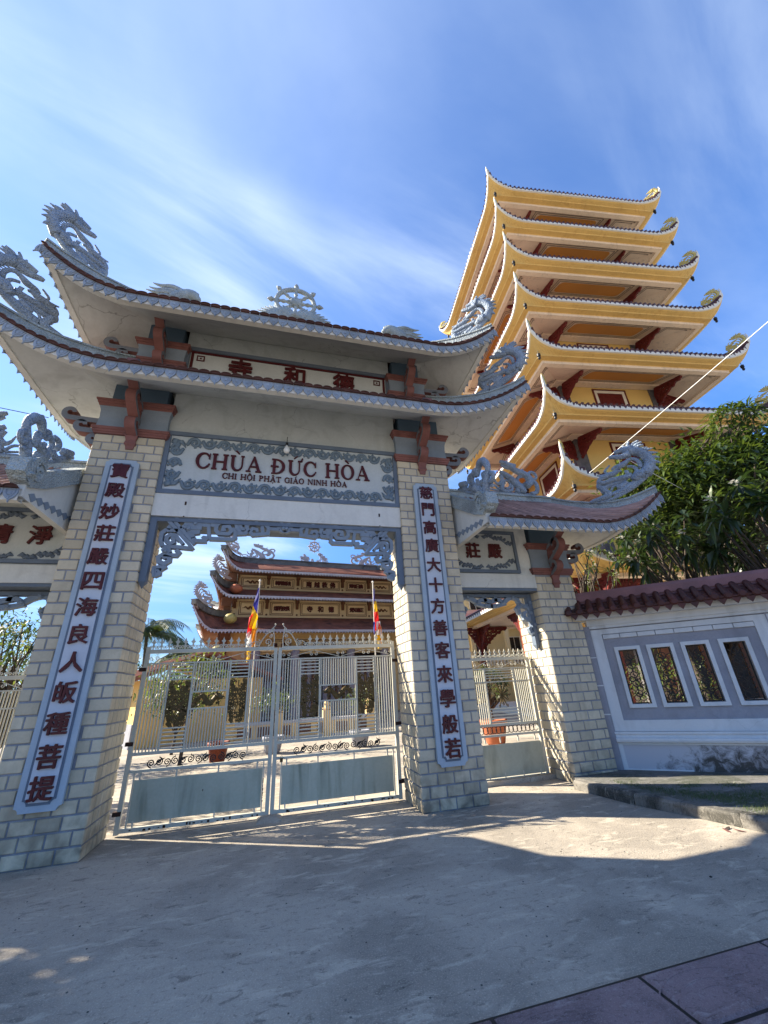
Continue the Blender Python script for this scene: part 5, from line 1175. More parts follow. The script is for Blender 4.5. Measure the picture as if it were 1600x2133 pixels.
b = MB(); b.tube([(cos(a)*.015, 0, -.005+sin(a)*.03) for a in [pi*i/8 for i in range(9)]], .004, 5); b.build('shackle', m_gate, pl)
th = thing('door_stop', 'small concrete stop in the ground under the meeting posts of the gate', 'door stop', (-.40, .66, 0))
b = MB(); b.rloft(-.12, .12, -.06, .14, [(0, .05), (.02, .03), (.05, -.03)]); b.build('block', m_conc, th)
thr = MB(); thr.box(2.62, 4.40, .95, 1.25, 0, .07); thr.build('threshold', m_conc, kind='structure')
# ------------------------------------------------------------------ fence wall on the right
WR = atan2(WD.y, WD.x)
fw = thing('fence_wall', 'white and grey fence wall with four barred slot windows under a dark red tiled coping', 'wall', (P0.x, P0.y, 0), WR)
bays = [0.0, 2.66, 5.32]
b = MB(); b.box(-.02, 8.0, .10, .19, .10, 2.72); 
# back leaf pierced behind the slots is cut by building it around them
b = MB()
def cutwall(b, s0, s1, z0, z1, holes, t0, t1):
    xs = sorted(holes); cur = s0
    for (a, c, u, v) in xs:
        b.box(cur, a, t0, t1, z0, z1); b.box(a, c, t0, t1, z0, u); b.box(a, c, t0, t1, v, z1); cur = c
    b.box(cur, s1, t0, t1, z0, z1)
slots = [(x, x+.30, 1.11, 2.01) for x in (.395, .91, 1.43, 1.97)]
allslots = [(a+o, c+o, u, v) for o in bays for a, c, u, v in slots if a+o < 8]
cutwall(b, -.02, 8.0, .62, 2.42, allslots, .03, .17); b.build('wall', m_gwall, fw)
b = MB()
for o in bays:
    b.box(o+.012, o+.19, 0, .03, .69, 2.40); b.box(o+2.48, o+2.655, 0, .03, .69, 2.40); b.box(o+.19, o+2.48, 0, .03, .69, .86); b.box(o+.19, o+2.48, 0, .03, 2.31, 2.40)
b.box(-.02, 8, -.02, .18, 2.42, 2.47); b.build('white_border', m_gwhite, fw)
b = MB(); b.box(-.02, 8.0, -.05, .2, 2.47, 2.58); b.box(-.38, 8.0, -.22, .25, 2.58, 2.68); b.build('cornice', m_gwhite, fw)
b = MB()
prof = [(.03, .685), (-.03, .685), (-.035, .655), (-.02, .64), (-.02, .60), (-.055, .59), (-.06, .56), (-.05, .53), (.0, .515), (.0, .49), (.03, .49)]
b.poly([(y, z) for y, z in prof], (.0, 0, 0), (0,1,0), (0,0,1), (1,0,0), 8.0); b.build('plinth_moulding', m_gwhite, fw)
b = MB(); b.box(.08, 8.0, .02, .17, .10, .50); b.build('plinth', m_mould, fw)
b = MB(); b.box(.0, .08, .0, .17, .10, .49); b.box(.08, 1.0, .004, .03, .10, .135); b.build('plinth_border', m_gwhite, fw)
# joint stripes
for o in bays:
    for i in range(8):
        a = .20+i*.285; b = MB(); b.rloft(o+a+.006, o+a+.279, .0, .03, [(2.225, -.004), (2.229, 0), (2.295, 0), (2.299, -.004)]); b.build('white_block', m_gwhite, fw)
b = MB(); b.box(-.115, .008, -.03, .15, .10, 2.47); b.build('corner_strip', m_gwall, fw)
b = MB()
for z in (.95, 1.42, 1.9): b.box(-.117, .01, -.033, .0, z, z+.018)
b.build('joint_line', m_gwhite, fw)
for o in bays[1:]:
    b = MB(); b.box(o-.005, o+.012, -.004, .1, .69, 2.42); b.build('joint', m_gwall, fw)
def grille(seed):
    b = MB(); w, h = .30, .90; rr = random.Random(seed)
    for x0, x1, z0, z1 in ((0, .028, 0, h), (w-.028, w, 0, h), (.028, w-.028, 0, .025), (.028, w-.028, h-.025, h)): b.box(x0+.004, x1-.004, -.01, .01, z0+.004, z1-.004)
    cx = w/2
    def R_(P, w_=.014, k=0): b.ribbon(P, w_, (0, -.006-.0015*k, 0), (1,0,0), (0,0,1), (0,1,0), .012)
    for i, zc in enumerate((.76, .62, .47, .32, .16)):
        R_(ell(cx, zc, .055, .055, 0, 2*pi, 16), .012, i % 2); R_(ell(cx-.045, zc-.07, .04, .05, 0, 2*pi, 12), .011, 2+i % 2); R_(ell(cx+.045, zc-.07, .04, .05, 0, 2*pi, 12), .011, 3)
        R_([(cx-.02, zc+.02), (cx+.02, zc-.02)], .02, 1); R_([(cx-.11, zc+.03), (cx-.06, zc)], .012, 0); R_([(cx+.11, zc+.03), (cx+.06, zc)], .012, 0)
    for i in range(16):
        z = rr.uniform(.05, .45); x = cx+rr.uniform(-.1, .1); a = rr.uniform(0, 6.28); R_([(x, z), (x+cos(a)*.025, z+sin(a)*.03), (x+cos(a+.8)*.05, z+sin(a+.8)*.05)], [.006, .026, .004], i % 4)
    R_([(cx, .02), (cx, h-.02)], .010, 4)
    return b.mesh('grille', m_iron)
gm = [grille(i) for i in range(4)]
for o in bays:
    for k, (a, c, u, v) in enumerate(slots):
        if a+o > 7.7: continue
        wd = MB(); f = .058
        for q in ((a-f, c+f, v, v+f), (a-f, c+f, u-f, u), (a-f, a, u, v), (c, c+f, u, v)): wd.box(q[0]+o, q[1]+o, -.002, .05, q[2], q[3])
        w_ = wd.build('window', m_gwhite, fw)
        put('grille', gm[k], w_, (a+o, .10, u))
# coping: ridge band, barrel tiles and pointed drip tiles
b = MB(); b.poly([(-.04, 2.80), (-.05, 2.92), (-.07, 2.94), (-.07, 3.06), (-.045, 3.12), (.10, 3.12), (.13, 3.06), (.13, 2.94), (.11, 2.92), (.10, 2.80)], (-.16, 0, 0), (0,1,0), (0,0,1), (1,0,0), 8.2); b.build('coping_ridge', m_coping, fw)
b = MB(); b.poly([(-.36, 2.70), (.03, 2.93), (.42, 2.70), (.40, 2.66), (.03, 2.86), (-.34, 2.66)], (-.36, 0, 0), (0,1,0), (0,0,1), (1,0,0), 8.36); b.build('coping_bed', m_redtile, fw)
def barrel():
    b = MB(); n = 8; vs = []; pr = [(0, .052), (.14, .050), (.143, .058), (.28, .056), (.283, .064), (.43, .060)]
    for (d, r) in pr:
        y = -.06-.33*(d/.43); z = 2.935-.225*(d/.43)
        for k in range(n+1): a = pi*k/n; vs.append((cos(a)*r, y-sin(a)*.0, z+sin(a)*r))
    b.add(vs, [(i*(n+1)+k, i*(n+1)+k+1, (i+1)*(n+1)+k+1, (i+1)*(n+1)+k) for i in range(len(pr)-1) for k in range(n)])
    b.add([(cos(2*pi*k/12)*.062, -.395, 2.715+sin(2*pi*k/12)*.062) for k in range(12)]+[(cos(2*pi*k/12)*.04, -.41, 2.715+sin(2*pi*k/12)*.04) for k in range(12)], [(k, (k+1) % 12, 12+(k+1) % 12, 12+k) for k in range(12)]+[tuple(range(12, 24))])
    return b.mesh('roof_tile', m_redtile, False)
def pan():
    b = MB(); 
    P = [(-.075, .045), (-.05, .0), (.05, .0), (.075, .045), (.06, -.025), (.03, -.065), (0, -.10), (-.03, -.065), (-.06, -.025)]
    b.poly([(-.085, .03), (-.05, -.035), (0, -.10), (.05, -.035), (.085, .03), (.05, .005), (0, -.004), (-.05, .005)], (0, -.385, 2.70), (1,0,0), (0,0,1), (0,1,0), .025)
    for i in range(3): b.add([(-.085, -.38+i*.11, 2.735+i*.07), (.085, -.38+i*.11, 2.735+i*.07), (.085, -.255+i*.11, 2.80+i*.07-.005), (-.085, -.255+i*.11, 2.80+i*.07-.005), (-.085, -.38+i*.11, 2.715+i*.07), (.085, -.38+i*.11, 2.715+i*.07)], [(0,1,2,3), (4,5,1,0)])
    return b.mesh('drip_tile', m_redtile)
mb_, mp_ = barrel(), pan()
for i in range(43):
    s_ = -.28+i*.19
    put('roof_tile', mb_, fw, (s_, 0, random.uniform(-.004, .004)), (0, 0, random.uniform(-.01, .01))); put('drip_tile', mp_, fw, (s_+.095, 0, -.03))

# ------------------------------------------------------------------ pagoda
TX, TY, TTH = 18.456, 11.582, 0.134
pg = thing('pagoda', 'tall yellow pagoda with stacked upswept roofs, carved dark red brackets and gilt corner dragons', 'pagoda', (TX, TY, 0), -TTH)
def rise(d, a=1.0):      # corner lift as a function of distance from the corner
    u = max(0.0, 1-d/2.0); return a*(.68*u**3+.32*max(0, 1-d/.5)**2)
def tier(k):
    A = 6.037+.033*k; zt = 33.042-3.395*k-.04*k*k; ze = zt-1.8; W_ = 3.1
    if k == 7: A = 7.7; ze = 5.25
    def edge(sd, u, inset, dz):      # u in -1..1 along the side; inset inward from the eave line
        a = A-inset; p = u*a; d = (1-abs(u))*A; f = max(0, 1-inset/.30)
        z = ze+dz+rise(d)*f; ou = .30*max(0, 1-d/1.6)**2*min(1, f*1.15)
        a += ou; p += math.copysign(ou, p)*(1 if abs(u) > .5 else 0)
        return {'f': Vector((p, -a, z)), 'b': Vector((-p, a, z)), 'l': Vector((-a, -p, z)), 'r': Vector((a, p, z))}[sd]
    U = [math.copysign(1-(1-abs(t))**1.6, t) for t in [i/24-1 for i in range(49)]]
    roof = MB(); white = MB(); yel = MB(); cream = MB(); sof = MB(); orange = MB(); line = MB(); wallb = MB()
    def strip(b, sd, prof, side_u=U):
        n = len(prof); vs = [edge(sd, u, i_, z_) for u in side_u for i_, z_ in prof]
        b.add(vs, [(i*n+j, i*n+j+1, (i+1)*n+j+1, (i+1)*n+j) for i in range(len(side_u)-1) for j in range(n-1)])
    wall_in = A-W_
    for sd in 'flrb':
        strip(white, sd, [(.06, .20), (-.03, .19), (-.03, -.04), (.05, -.05)])
        strip(yel, sd, [(.05, -.05), (.12, -.09), (.30, -.14), (.31, -.16), (.325, -.20), (.60, -.21), (.61, -.24)])
        strip(cream, sd, [(.61, -.24), (.63, -.24), (.64, -.38), (.90, -.39), (.91, -.32)])
        strip(sof, sd, [(.91, -.32), (.92, -.28), (wall_in-.45, .40), (wall_in-.43, .33), (wall_in-.02, .33)])
        # tiled slope up to the next wall
        n = 6; UU = U[::2]
        vs = []
        for u in UU:
            e = edge(sd, u, .03, .16); w_ = {'f': Vector((u*W_, -W_, ze+1.0)), 'b': Vector((-u*W_, W_, ze+1.0)), 'l': Vector((-W_, -u*W_, ze+1.0)), 'r': Vector((W_, u*W_, ze+1.0))}[sd]
            if k == 0: w_ = Vector((0, 0, ze+3.2))
            for j in range(n+1):
                v = j/n; p = e.lerp(w_, v); p.z -= .35*v*(1-v)*2; vs.append(p)
        roof.add(vs, [(i*(n+1)+j, (i+1)*(n+1)+j, (i+1)*(n+1)+j+1, i*(n+1)+j+1) for i in range(len(UU)-1) for j in range(n)])
        if sd in 'fl' or True:
            # painted frames and orange panel on the soffit
            zz = 0.0; SL = lambda i_: -.28+(i_-.92)/(wall_in-1.37)*.68; ins = (1.02, wall_in-.52)
            def rect(b, u0, u1, i0, i1, z, w=.035):
                a0, a1 = A-i0, A-i1
                def q(p, a, zq): zq += SL(A-a); return {'f': (p, -a, ze+zq), 'b': (-p, a, ze+zq), 'l': (-a, -p, ze+zq), 'r': (a, p, ze+zq)}[sd]
                for (pa, pb, aa, ab) in ((u0, u1, a0, a0-w), (u0, u1, a1+w, a1), (u0, u0+w, a0, a1), (u1-w, u1, a0, a1)):
                    b.add([q(pa, aa, z), q(pb, aa, z), q(pb, ab, z), q(pa, ab, z)], [(0,1,2,3)])
            for g_ in (0.0, .14):
                rect(line, -W_+.55+g_, W_-.55-g_, ins[0]+g_, ins[1]-g_, zz-.03)
                rect(line, W_+.30+g_, A-1.05-g_, ins[0]+g_, wall_in-.35-g_, zz-.03)
            def q(p, a, zq): zq += SL(A-a); return {'f': (p, -a, ze+zq), 'b': (-p, a, ze+zq), 'l': (-a, -p, ze+zq), 'r': (a, p, ze+zq)}[sd]
            x0, x1, a0, a1 = -W_+.85, W_-.85, A-ins[0]-.25, A-ins[1]+.25; c = .28
            pts = []
            for (cx, cy, an) in ((x0, a0, 0), (x1, a0, 1), (x1, a1, 2), (x0, a1, 3)):
                sxn = (1, -1, -1, 1)[an]; syn = (-1, -1, 1, 1)[an]
                arc = [(cx+sxn*c*(1-sin(t_)), cy+syn*c*(1-cos(t_))) if an % 2 == 0 else (cx+sxn*c*(1-cos(t_)), cy+syn*c*(1-sin(t_))) for t_ in [pi/2*i/5 for i in range(6)]]
                if an % 2 == 0: arc = arc[::-1] if an == 0 else arc
                pts += arc
            cxm = sum(p[0] for p in pts)/len(pts); cym = sum(p[1] for p in pts)/len(pts)
            pts.sort(key=lambda p: atan2(p[1]-cym, (p[0]-cxm)*.3))
            orange.add([q(p, a, zz-.012) for p, a in pts], [tuple(range(len(pts)))])
    P_ = 'eave' if k else 'top_eave'
    rf = roof.build('roof', m_ptile, pg)
    white.build('tile_board', m_ptrim, rf); yel.build('eave_cornice', m_pyel, rf); cream.build('eave_beam', m_pcream, rf); sof.build('soffit', m_pcream, rf); orange.build('soffit_panel', m_porange, rf); line.build('painted_line', m_pline, rf)
    # tile ends along the eave, joined
    ends = MB(); n = 42
    for sd in 'flrb':
        for i in range(n):
            u = -1+2*(i+.5)/n; p = edge(sd, u, -.05, .19); p2 = edge(sd, u, .55, .42 if True else 0); ends.tube([p, p2], .085, 6)
            q = edge(sd, u+1/n, -.035, .14); d_ = {'f': Vector((1,0,0)), 'b': Vector((-1,0,0)), 'l': Vector((0,-1,0)), 'r': Vector((0,1,0))}[sd]
            if i < n-1: ends.add([q-d_*.12+Vector((0,0,.05)), q+d_*.12+Vector((0,0,.05)), q+Vector((0,0,-.13))], [(0,1,2)])
    ends.build('tile_ends', m_ptile, rf, kind='stuff')
    # horn at each corner, gilt dragon and lamp
    for sx_, sy_ in ((-1,-1), (1,-1), (-1,1), (1,1)):
        c0 = Vector((sx_*(A+.30), sy_*(A+.30), ze+.9+.10)); dg = Vector((-sx_, -sy_, 0)).normalized()
        b = MB(); b.tube([c0+dg*1.1+Vector((0,0,-.72)), c0+dg*.5+Vector((0,0,-.42)), c0+dg*.12, c0-dg*.02+Vector((0,0,.42)), c0-dg*.0+Vector((0,0,.66))], [.12, .12, .09, .045, .012], 7); b.build('corner_horn', m_ptrim, rf, True)
        o = put('corner_dragon', me_gd, rf, c0+dg*.2+Vector((0,0,-.32)), (0, 0, atan2(dg.y, dg.x)), (1.15, 1.15*(-1 if sx_ < 0 else 1), 1.2))
        b = MB(); b.lathe((0,0,0), [(.01, .25), (.012, .0), (.09, -.02), (.09, -.16), (.03, -.19), (.06, -.22), (.07, -.30), (.03, -.36)], 10); b.tube([(0,0,.24), (0,0,.5)], .01, 4); o = b.build('corner_lamp', m_black, rf); o.location = c0+dg*.75+Vector((0,0,-1.2))
    # storey wall below this roof
    if k < 9:
        zb = (33.042-3.395*(k+1)-.04*(k+1)**2-1.8)+.95 if k < 7 else 0
        zt_ = ze+.34
        b = MB(); b.box(-W_, W_, -W_, W_, zb, zt_); w = b.build('storey_wall', m_pwall, pg)
        b = MB()
        for sx_, sy_ in ((-1,-1), (1,-1), (-1,1), (1,1)):
            b = MB(); cx, cy = sx_*(W_-.2), sy_*(W_-.2); b.box(cx-.26, cx+.26, cy-.26, cy+.26, zb, zt_); b.build('corner_column', m_pgrey, w)
        h0, h1 = zb+.25, zt_-.22
        if k < 7:
            for sd in 'flrb':
                R4 = Matrix.Rotation({'f': 0, 'r': pi/2, 'b': pi, 'l': -pi/2}[sd], 4, 'Z')
                fo = MB()
                for q in ((-1.08, 1.08, h1, h1+.09), (-1.08, -.99, h0, h1), (.99, 1.08, h0, h1)): fo.box(q[0], q[1], -W_-.05, -W_+.01, q[2], q[3])
                wo_ = fo.build('window', m_pred, w); wo_.matrix_local = R4
                fo = MB()
                for q in ((-.99, .99, h1-.18, h1), (-.99, -.81, h0, h1-.18), (.81, .99, h0, h1-.18)): fo.box(q[0], q[1], -W_-.03, -W_+.01, q[2], q[3])
                fo.build('frame', m_ptrim, wo_)
                lt = MB(); lt.box(-.81, .81, -W_-.008, -W_+.01, h0, h1-.18)
                zc = (h0+h1-.18)/2; hh = (h1-.18-h0)/2-.05
                for r in (.95, .62, .3): lt.ribbon(ell(0, 0, .74*r, hh*r, 0, 2*pi, 24), .05, (0, -W_-.018-.002*r, zc), (1,0,0), (0,0,1), (0,1,0), .012)
                lt.ribbon([(-.18, 0), (.18, 0)], .05, (0, -W_-.024, zc), (1,0,0), (0,0,1), (0,1,0), .012); lt.ribbon([(0, -.3*hh), (0, .3*hh)], .05, (0, -W_-.026, zc), (1,0,0), (0,0,1), (0,1,0), .012)
                for cxs in (-1, 1):
                    for czs in (-1, 1): lt.ribbon(spiral(cxs*.66, czs*hh*.8, .13, 1.3, 0, 1, 12, .2), .035, (0, -W_-.022, zc), (1,0,0), (0,0,1), (0,1,0), .012)
                lt.build('lattice', m_pred, wo_)
                rl = MB(); rl.box(-W_+.35, W_-.35, -W_-.34, -W_-.28, zb+.0, zb+.42); rl.box(-W_+.35, W_-.35, -W_-.36, -W_-.26, zb+.42, zb+.50); r_ = rl.build('balustrade', m_pred, w); r_.matrix_local = R4
        # carved brackets: fretted triangles under the soffit, two faces at each corner
        for sx_, sy_ in ((-1,-1), (1,-1), (-1,1), (1,1)):
            for axis in (0, 1):
                o_ = Vector((sx_*(W_-.12), sy_*(W_-.12), 0)); ex = Vector((sx_, 0, 0)) if axis == 0 else Vector((0, sy_, 0)); en = Vector((0, 1, 0)) if axis == 0 else Vector((1, 0, 0))
                o_ = o_+ex*.34; top = ze+.34
                bo = put('carved_bracket', me_cb, pg, o_+Vector((0,0,top)), (0, .33, atan2(ex.y, ex.x)))
                o2 = Vector((sx_*(W_-.12), sy_*(W_-.12), 0)); ex2 = Vector((-sx_, 0, 0)) if axis == 0 else Vector((0, -sy_, 0))
def carved():
    b = MB(); L_, Hh = 1.75, 1.25
    P = [(0, 0), (L_, 0)]; n = 9
    for i in range(n):
        t = (i+.5)/n; x = L_*(1-t); z = -Hh*(t**1.5)-.05
        P += [(x+.06, z+.02), (x-.03, z-.09)]
    P += [(0.0, -Hh-.35)]
    # plate made of scroll loops with gaps
    rows = 5
    for i in range(n):
        t = (i+.5)/n; x = L_*(1-t); zlow = -Hh*(t**1.5)-.06
        z = -.02; j = 0
        while z > zlow:
            r = .115; b.ribbon(spiral(x, z-r, r*.9, 1.15, i*1.3+j, 1 if (i+j) % 2 else -1, 9, .25), .075, (0, -.05-((i+j) % 3)*.004, 0), (1,0,0), (0,0,1), (0,1,0), .10)
            z -= r*1.75; j += 1
    b.ribbon([(L_+.06, -.02)]+[(L_*(1-t)+.04, -Hh*(t**1.5)-.10-.04*(i % 2)) for i, t in enumerate([i/10 for i in range(11)])], .09, (0, -.06, 0), (1,0,0), (0,0,1), (0,1,0), .12)
    b.ribbon([(0, -.03), (L_+.05, -.03)], .08, (0, -.065, 0), (1,0,0), (0,0,1), (0,1,0), .13); b.ribbon([(.04, 0), (.04, -Hh-.5)], .12, (0, -.07, 0), (1,0,0), (0,0,1), (0,1,0), .14)
    return b.mesh('carved_bracket', m_pred)
me_cb = carved(); 
b = MB(); strokes(b, DRAGON, .8, .07, 5, 1); me_gd = b.mesh('corner_dragon', m_gold)
for k in range(8): tier(k)
for sx_, sy_ in ((-1,-1), (1,-1), (-1,1), (1,1), (-1,0), (1,0), (0,-1), (0,1)):
    b = MB(); b.box(sx_*6.6-.16, sx_*6.6+.16, sy_*6.6-.16, sy_*6.6+.16, 0, 4.98); b.build('veranda_post', m_wood, pg)
    if sx_ == 0 or sy_ == 0:
        for ex in ((0, 1, 0), (0, -1, 0)) if sy_ == 0 else ((1, 0, 0), (-1, 0, 0)): put('carved_bracket', me_cb, pg, (sx_*6.6+ex[0]*.15, sy_*6.6+ex[1]*.15, 4.96), (0, 0, atan2(ex[1], ex[0])), (.8, 1, .9))
        continue
    for ex in (Vector((-sx_, 0, 0)), Vector((0, -sy_, 0)), Vector((sx_, 0, 0)), Vector((0, sy_, 0))): put('carved_bracket', me_cb, pg, Vector((sx_*6.6, sy_*6.6, 4.96))+ex*.15, (0, 0, atan2(ex.y, ex.x)), (.5, 1, .9) if ex.x*sx_+ex.y*sy_ > 0 else (1, 1, 1))
b = MB(); b.box(-7.1, 7.1, -7.1, 7.1, 0, .35); b.build('podium', m_ptrim, pg)
for sy_ in (-1, 1):
    for i in range(6): b = MB(); x = -2.55+i*1.02; b.box(x-.47, x+.47, min(sy_*3.1, sy_*3.17), max(sy_*3.1, sy_*3.17), .36, 3.5); d_ = b.build('folding_door', m_shutter if i % 2 else m_dark, pg)
for sx_ in (-1, 1):
    for i in range(6): b = MB(); y = -2.55+i*1.02; b.box(min(sx_*3.1, sx_*3.17), max(sx_*3.1, sx_*3.17), y-.47, y+.47, .36, 3.5); d_ = b.build('folding_door', m_shutter if i % 2 else m_dark, pg)

# ------------------------------------------------------------------ pale house behind the pagoda
hs_ = thing('yellow_house', 'pale yellow house with white balustrades seen through the side gate', 'house', (17.0, 25.0, 0), radians(-4))
b = MB(); b.box(-4.5, 6, 0, 8, 0, 9.2); hw = b.build('wall', m_palewall, hs_)
for z in (2.7, 5.9):
    b = MB(); b.box(-5.2, 6.2, -1.6, .01, z-.25, z); b.build('balcony_slab', m_palewall, hs_)
    b = MB(); b.box(-5.2, 6.2, -1.62, -1.48, z+.95, z+1.08); r = b.build('balcony_rail', m_palewall, hs_)
    q = MB(); q.lathe((0,0,0), [(.05, 0), (.09, .2), (.10, .32), (.04, .55), (.06, .8), (.07, .95)], 8); me = q.mesh('baluster', m_ptrim)
    for i in range(40): put('baluster', me, r, (-5.05+i*.285, -1.55, z))
    for x in (-5.1, -2.3, .6, 3.4, 6.1): b = MB(); b.box(x-.16, x+.16, -1.66, -1.40, z-.3 if z > 3 else 0, z+1.15 if z > 3 else 5.65); b.build('column', m_palewall, hs_)
for z in (3.2, 6.4):
    for x in (-3.7, -1.0, 2.0): b = MB(); b.box(x-.5, x+.5, -.03, .02, z-.2, z+1.7); wv = b.build('window', m_dark, hw); q = MB(); q.box(x-.58, x+.58, -.05, -.02, z+1.7, z+1.78); q.box(x-.58, x-.5, -.05, -.02, z-.2, z+1.7); q.box(x+.5, x+.58, -.05, -.02, z-.2, z+1.7); q.box(x-.02, x+.02, -.05, -.02, z-.2, z+1.7); q.build('frame', m_ptrim, wv)

# ------------------------------------------------------------------ temple
TT = 0.13
tp = thing('temple', 'three roofed yellow temple behind the gate with mossy upswept eaves and panels of characters', 'temple', (2.12, 18.66, 0), TT)
def tpanel(x, w, z0, z1, txt, sz):
    b = MB(); b.box(x-w, x+w, -.06, .0, z0, z1); p = b.build('name_panel', m_tcream, tp)
    b = MB(); b.box(x-w+.04, x+w-.04, -.068, -.06, z0+.04, z1-.04); b.build('border', m_tbrown, p); b = MB(); b.box(x-w+.085, x+w-.085, -.076, -.068, z0+.085, z1-.085); b.build('band', m_tcream, p)
    b = MB(); b.box(x-w+.125, x+w-.125, -.085, -.076, z0+.12, z1-.12); b.build('inner_border', m_tbrown, p)
    b = MB(); b.box(x-w+.165, x+w-.165, -.10, -.085, z0+.155, z1-.155); b.build('field', m_tcream, p)
    if txt:
        n = len(txt)
        for i, ch in enumerate(txt):
            me = text_mesh(ch, sz, .02, .02, m_maroon); put('character', me, p, (x+(i-(n-1)/2)*(2*w-.55)/n, -.112, (z0+z1)/2), (pi/2, 0, 0))
    else:
        b = MB(); zc = (z0+z1)/2
        b.tube([(x-w*.5+w*i/14, -.11, zc+.07*sin(i*1.3)) for i in range(15)], [.03+.03*sin(pi*i/14) for i in range(15)], 5)
        for i in range(12): a = i*.9; b.tube([(x+(i-6)*.08, -.11, zc), (x+(i-6)*.08+.09*cos(a), -.115, zc+.10*sin(a))], [.022, .008], 4)
        b.build('carved_dragon', m_tbrown, p)
b = MB(); b.box(-5.35, 6.6, 0, 4.2, 0, 5.6); b.build('lower_wall', m_tyel, tp)
b = MB(); b.box(-5.15, 6.4, 0, 4.2, 5.6, 8.2); b.build('upper_wall', m_tcream, tp)
for (xs, z0, z1, tx) in (((-4.05, -2.32, 0, 2.32, 4.05), 7.32, 8.0, (None, '轉常輪法', '南越教佛', '輝增日佛', None)), ((-4.05, -2.32, 0, 2.32, 4.05), 5.72, 6.58, (None, '燈明夜長', '寺和德', '覺知德正', None))):
    for x, t_ in zip(xs, tx): tpanel(x, 1.27 if x == 0 else .72, z0, z1, t_, .34 if x == 0 else .26)
    for x in (-3.18, -1.42, 1.42, 3.18, 4.95, -4.95):
        b = MB(); b.box(x-.10, x+.10, -.28, .0, z1-.1, z1+.18); b.box(x-.07, x+.07, -.16, .0, z1-.45, z1-.1); b.build('corbel', m_tbrown, tp)
        b = MB(); b.tube([(x, -.04, z0+.08), (x, -.01, z0+.08)], .06, 8); b.build('boss', m_tbrown, tp)
tpanel(0, 1.4, 3.75, 4.45, '會支和寧', .36); tpanel(2.35, .7, 3.75, 4.45, '圓覺', .2); tpanel(-2.35, .7, 3.75, 4.45, '法門', .2)
# verandah and doors of the ground storey
b = MB(); b.box(-3.6, 4.6, -.02, .05, .3, 3.6); b.build('doorway', m_dark, tp)
for x in (-3.7, -1.6, 1.6, 3.7): b = MB(); b.lathe((x, -1.0, 0), [(.3, .3), (.3, .5), (.22, .6), (.22, 3.5), (.3, 3.7)], 14); b.build('column', m_purple, tp, True)
for x in (-2.7, -.9, .9, 2.7):
    b = MB(); b.box(x-.7, x+.7, -.08, -.03, .35, 3.4); d_ = b.build('door', m_purple, tp)
    for j in range(6): b = MB(); b.box(x-.62+j*.21, x-.46+j*.21, -.11, -.085, .5, 3.2); b.build('panel', m_tbrown if j % 2 else m_purple, d_)
b = MB(); b.box(-5.2, 6.5, -1.5, 0, 0, .3); b.box(-2.4, 2.4, -2.1, -1.5, 0, .15); b.build('steps', m_conc, tp)
b = MB(); b.box(-3.6, 4.6, -1.2, -.8, 3.65, 3.8); b.build('verandah_beam', m_tyel, tp)
# stone balustrade in front
def troof(zf, hx, y0, y1, inn, kf, flat, label_row=True):
    r = Roof(tp, (0, 0, 0), .0, hx, y0, y1, zf, kf, flat, zf+kf*(hx-flat)**2, zf+.25, .5, inn)
    r.top(m_troof, 40, 8)
    for sd in r.sides:
        b = MB(); nn = 44 if sd in 'fb' else 24; d = r.out(sd); vs = []
        for i in range(nn+1):
            e = r.E(sd, i/nn); vs += [e+Vector((0,0,.05)), e+Vector((0,0,-.05)), e-d*.2+Vector((0,0,-.07)), e-d*.2+Vector((0,0,.05))]
        b.add(vs, [(i*4+j, (i+1)*4+j, (i+1)*4+(j+1) % 4, i*4+(j+1) % 4) for i in range(nn) for j in range(4)]); b.build('fascia', m_torn, tp)
    b = MB()
    for sd in 'fl':
        for tt in r.stations(sd, .17): e = r.E(sd, tt); d = r.out(sd); s_ = Vector((.07,0,0)) if sd == 'f' else Vector((0,-.07,0)); b.add([e-s_+d*.012+Vector((0,0,-.04)), e+s_+d*.012+Vector((0,0,-.04)), e+d*.012+Vector((0,0,-.15))], [(0,1,2)])
    b.build('drip_tiles', m_torn, tp, kind='stuff')
    # courses of flat tiles as thin raised rows
    b = MB()
    for sd in 'fl':
        for j in range(1, 16):
            v = j/16; n = 50; vs = []
            for i in range(n+1):
                p = r.P(sd, i/n, v, .035); p2 = r.P(sd, i/n, v-.055, .05); p3 = p2+Vector((0,0,-.035)); vs += [p, p2, p3]
            b.add(vs, [(i*3+k_, (i+1)*3+k_, (i+1)*3+k_+1, i*3+k_+1) for i in range(n) for k_ in range(2)])
    b.build('tile_courses', m_troof, tp, kind='stuff')
    r.under(m_tbrown, (-5.1, 5.1, 0, 4.0, zf+.25))
    for c_ in ('fl', 'fr', 'bl', 'br'): r.hipband(c_, [(v, .07) for v in (0, .06, .12, .2, .3, .4, .55, .7, .85, 1)], .26, .26, m_tridge)
    return r
for x in (-5.35, 6.6):
    for z0_, z1_ in ((3.2, 4.9), (5.6, 6.7), (7.1, 8.1)): b = MB(); b.box(x-.32, x+.32, -.32, .5, z1_-.5, z1_); b.box(x-.2, x+.2, -.2, .4, z0_, z1_-.5); b.build('corner_bracket', m_tbrown, tp)
R1 = troof(4.62, 7.0, -2.2, 6.2, (-5.2, 5.2, -.02, 4.0, 5.62), .95, 5.85)
R2 = troof(6.42, 6.3, -2.0, 6.0, (-5.1, 5.1, -.02, 4.0, 7.22), .85, 5.2)
R3 = troof(7.85, 5.9, -2.0, 6.0, (-4.7, 4.7, 2.0, 2.0, 9.45), .80, 4.75)
b = MB(); b.rloft(-4.75, 4.75, 1.88, 2.12, [(9.35, .03), (9.45, .03), (9.46, 0), (9.68, 0), (9.69, .05), (9.76, .05)]); b.build('ridge', m_tridge, tp)
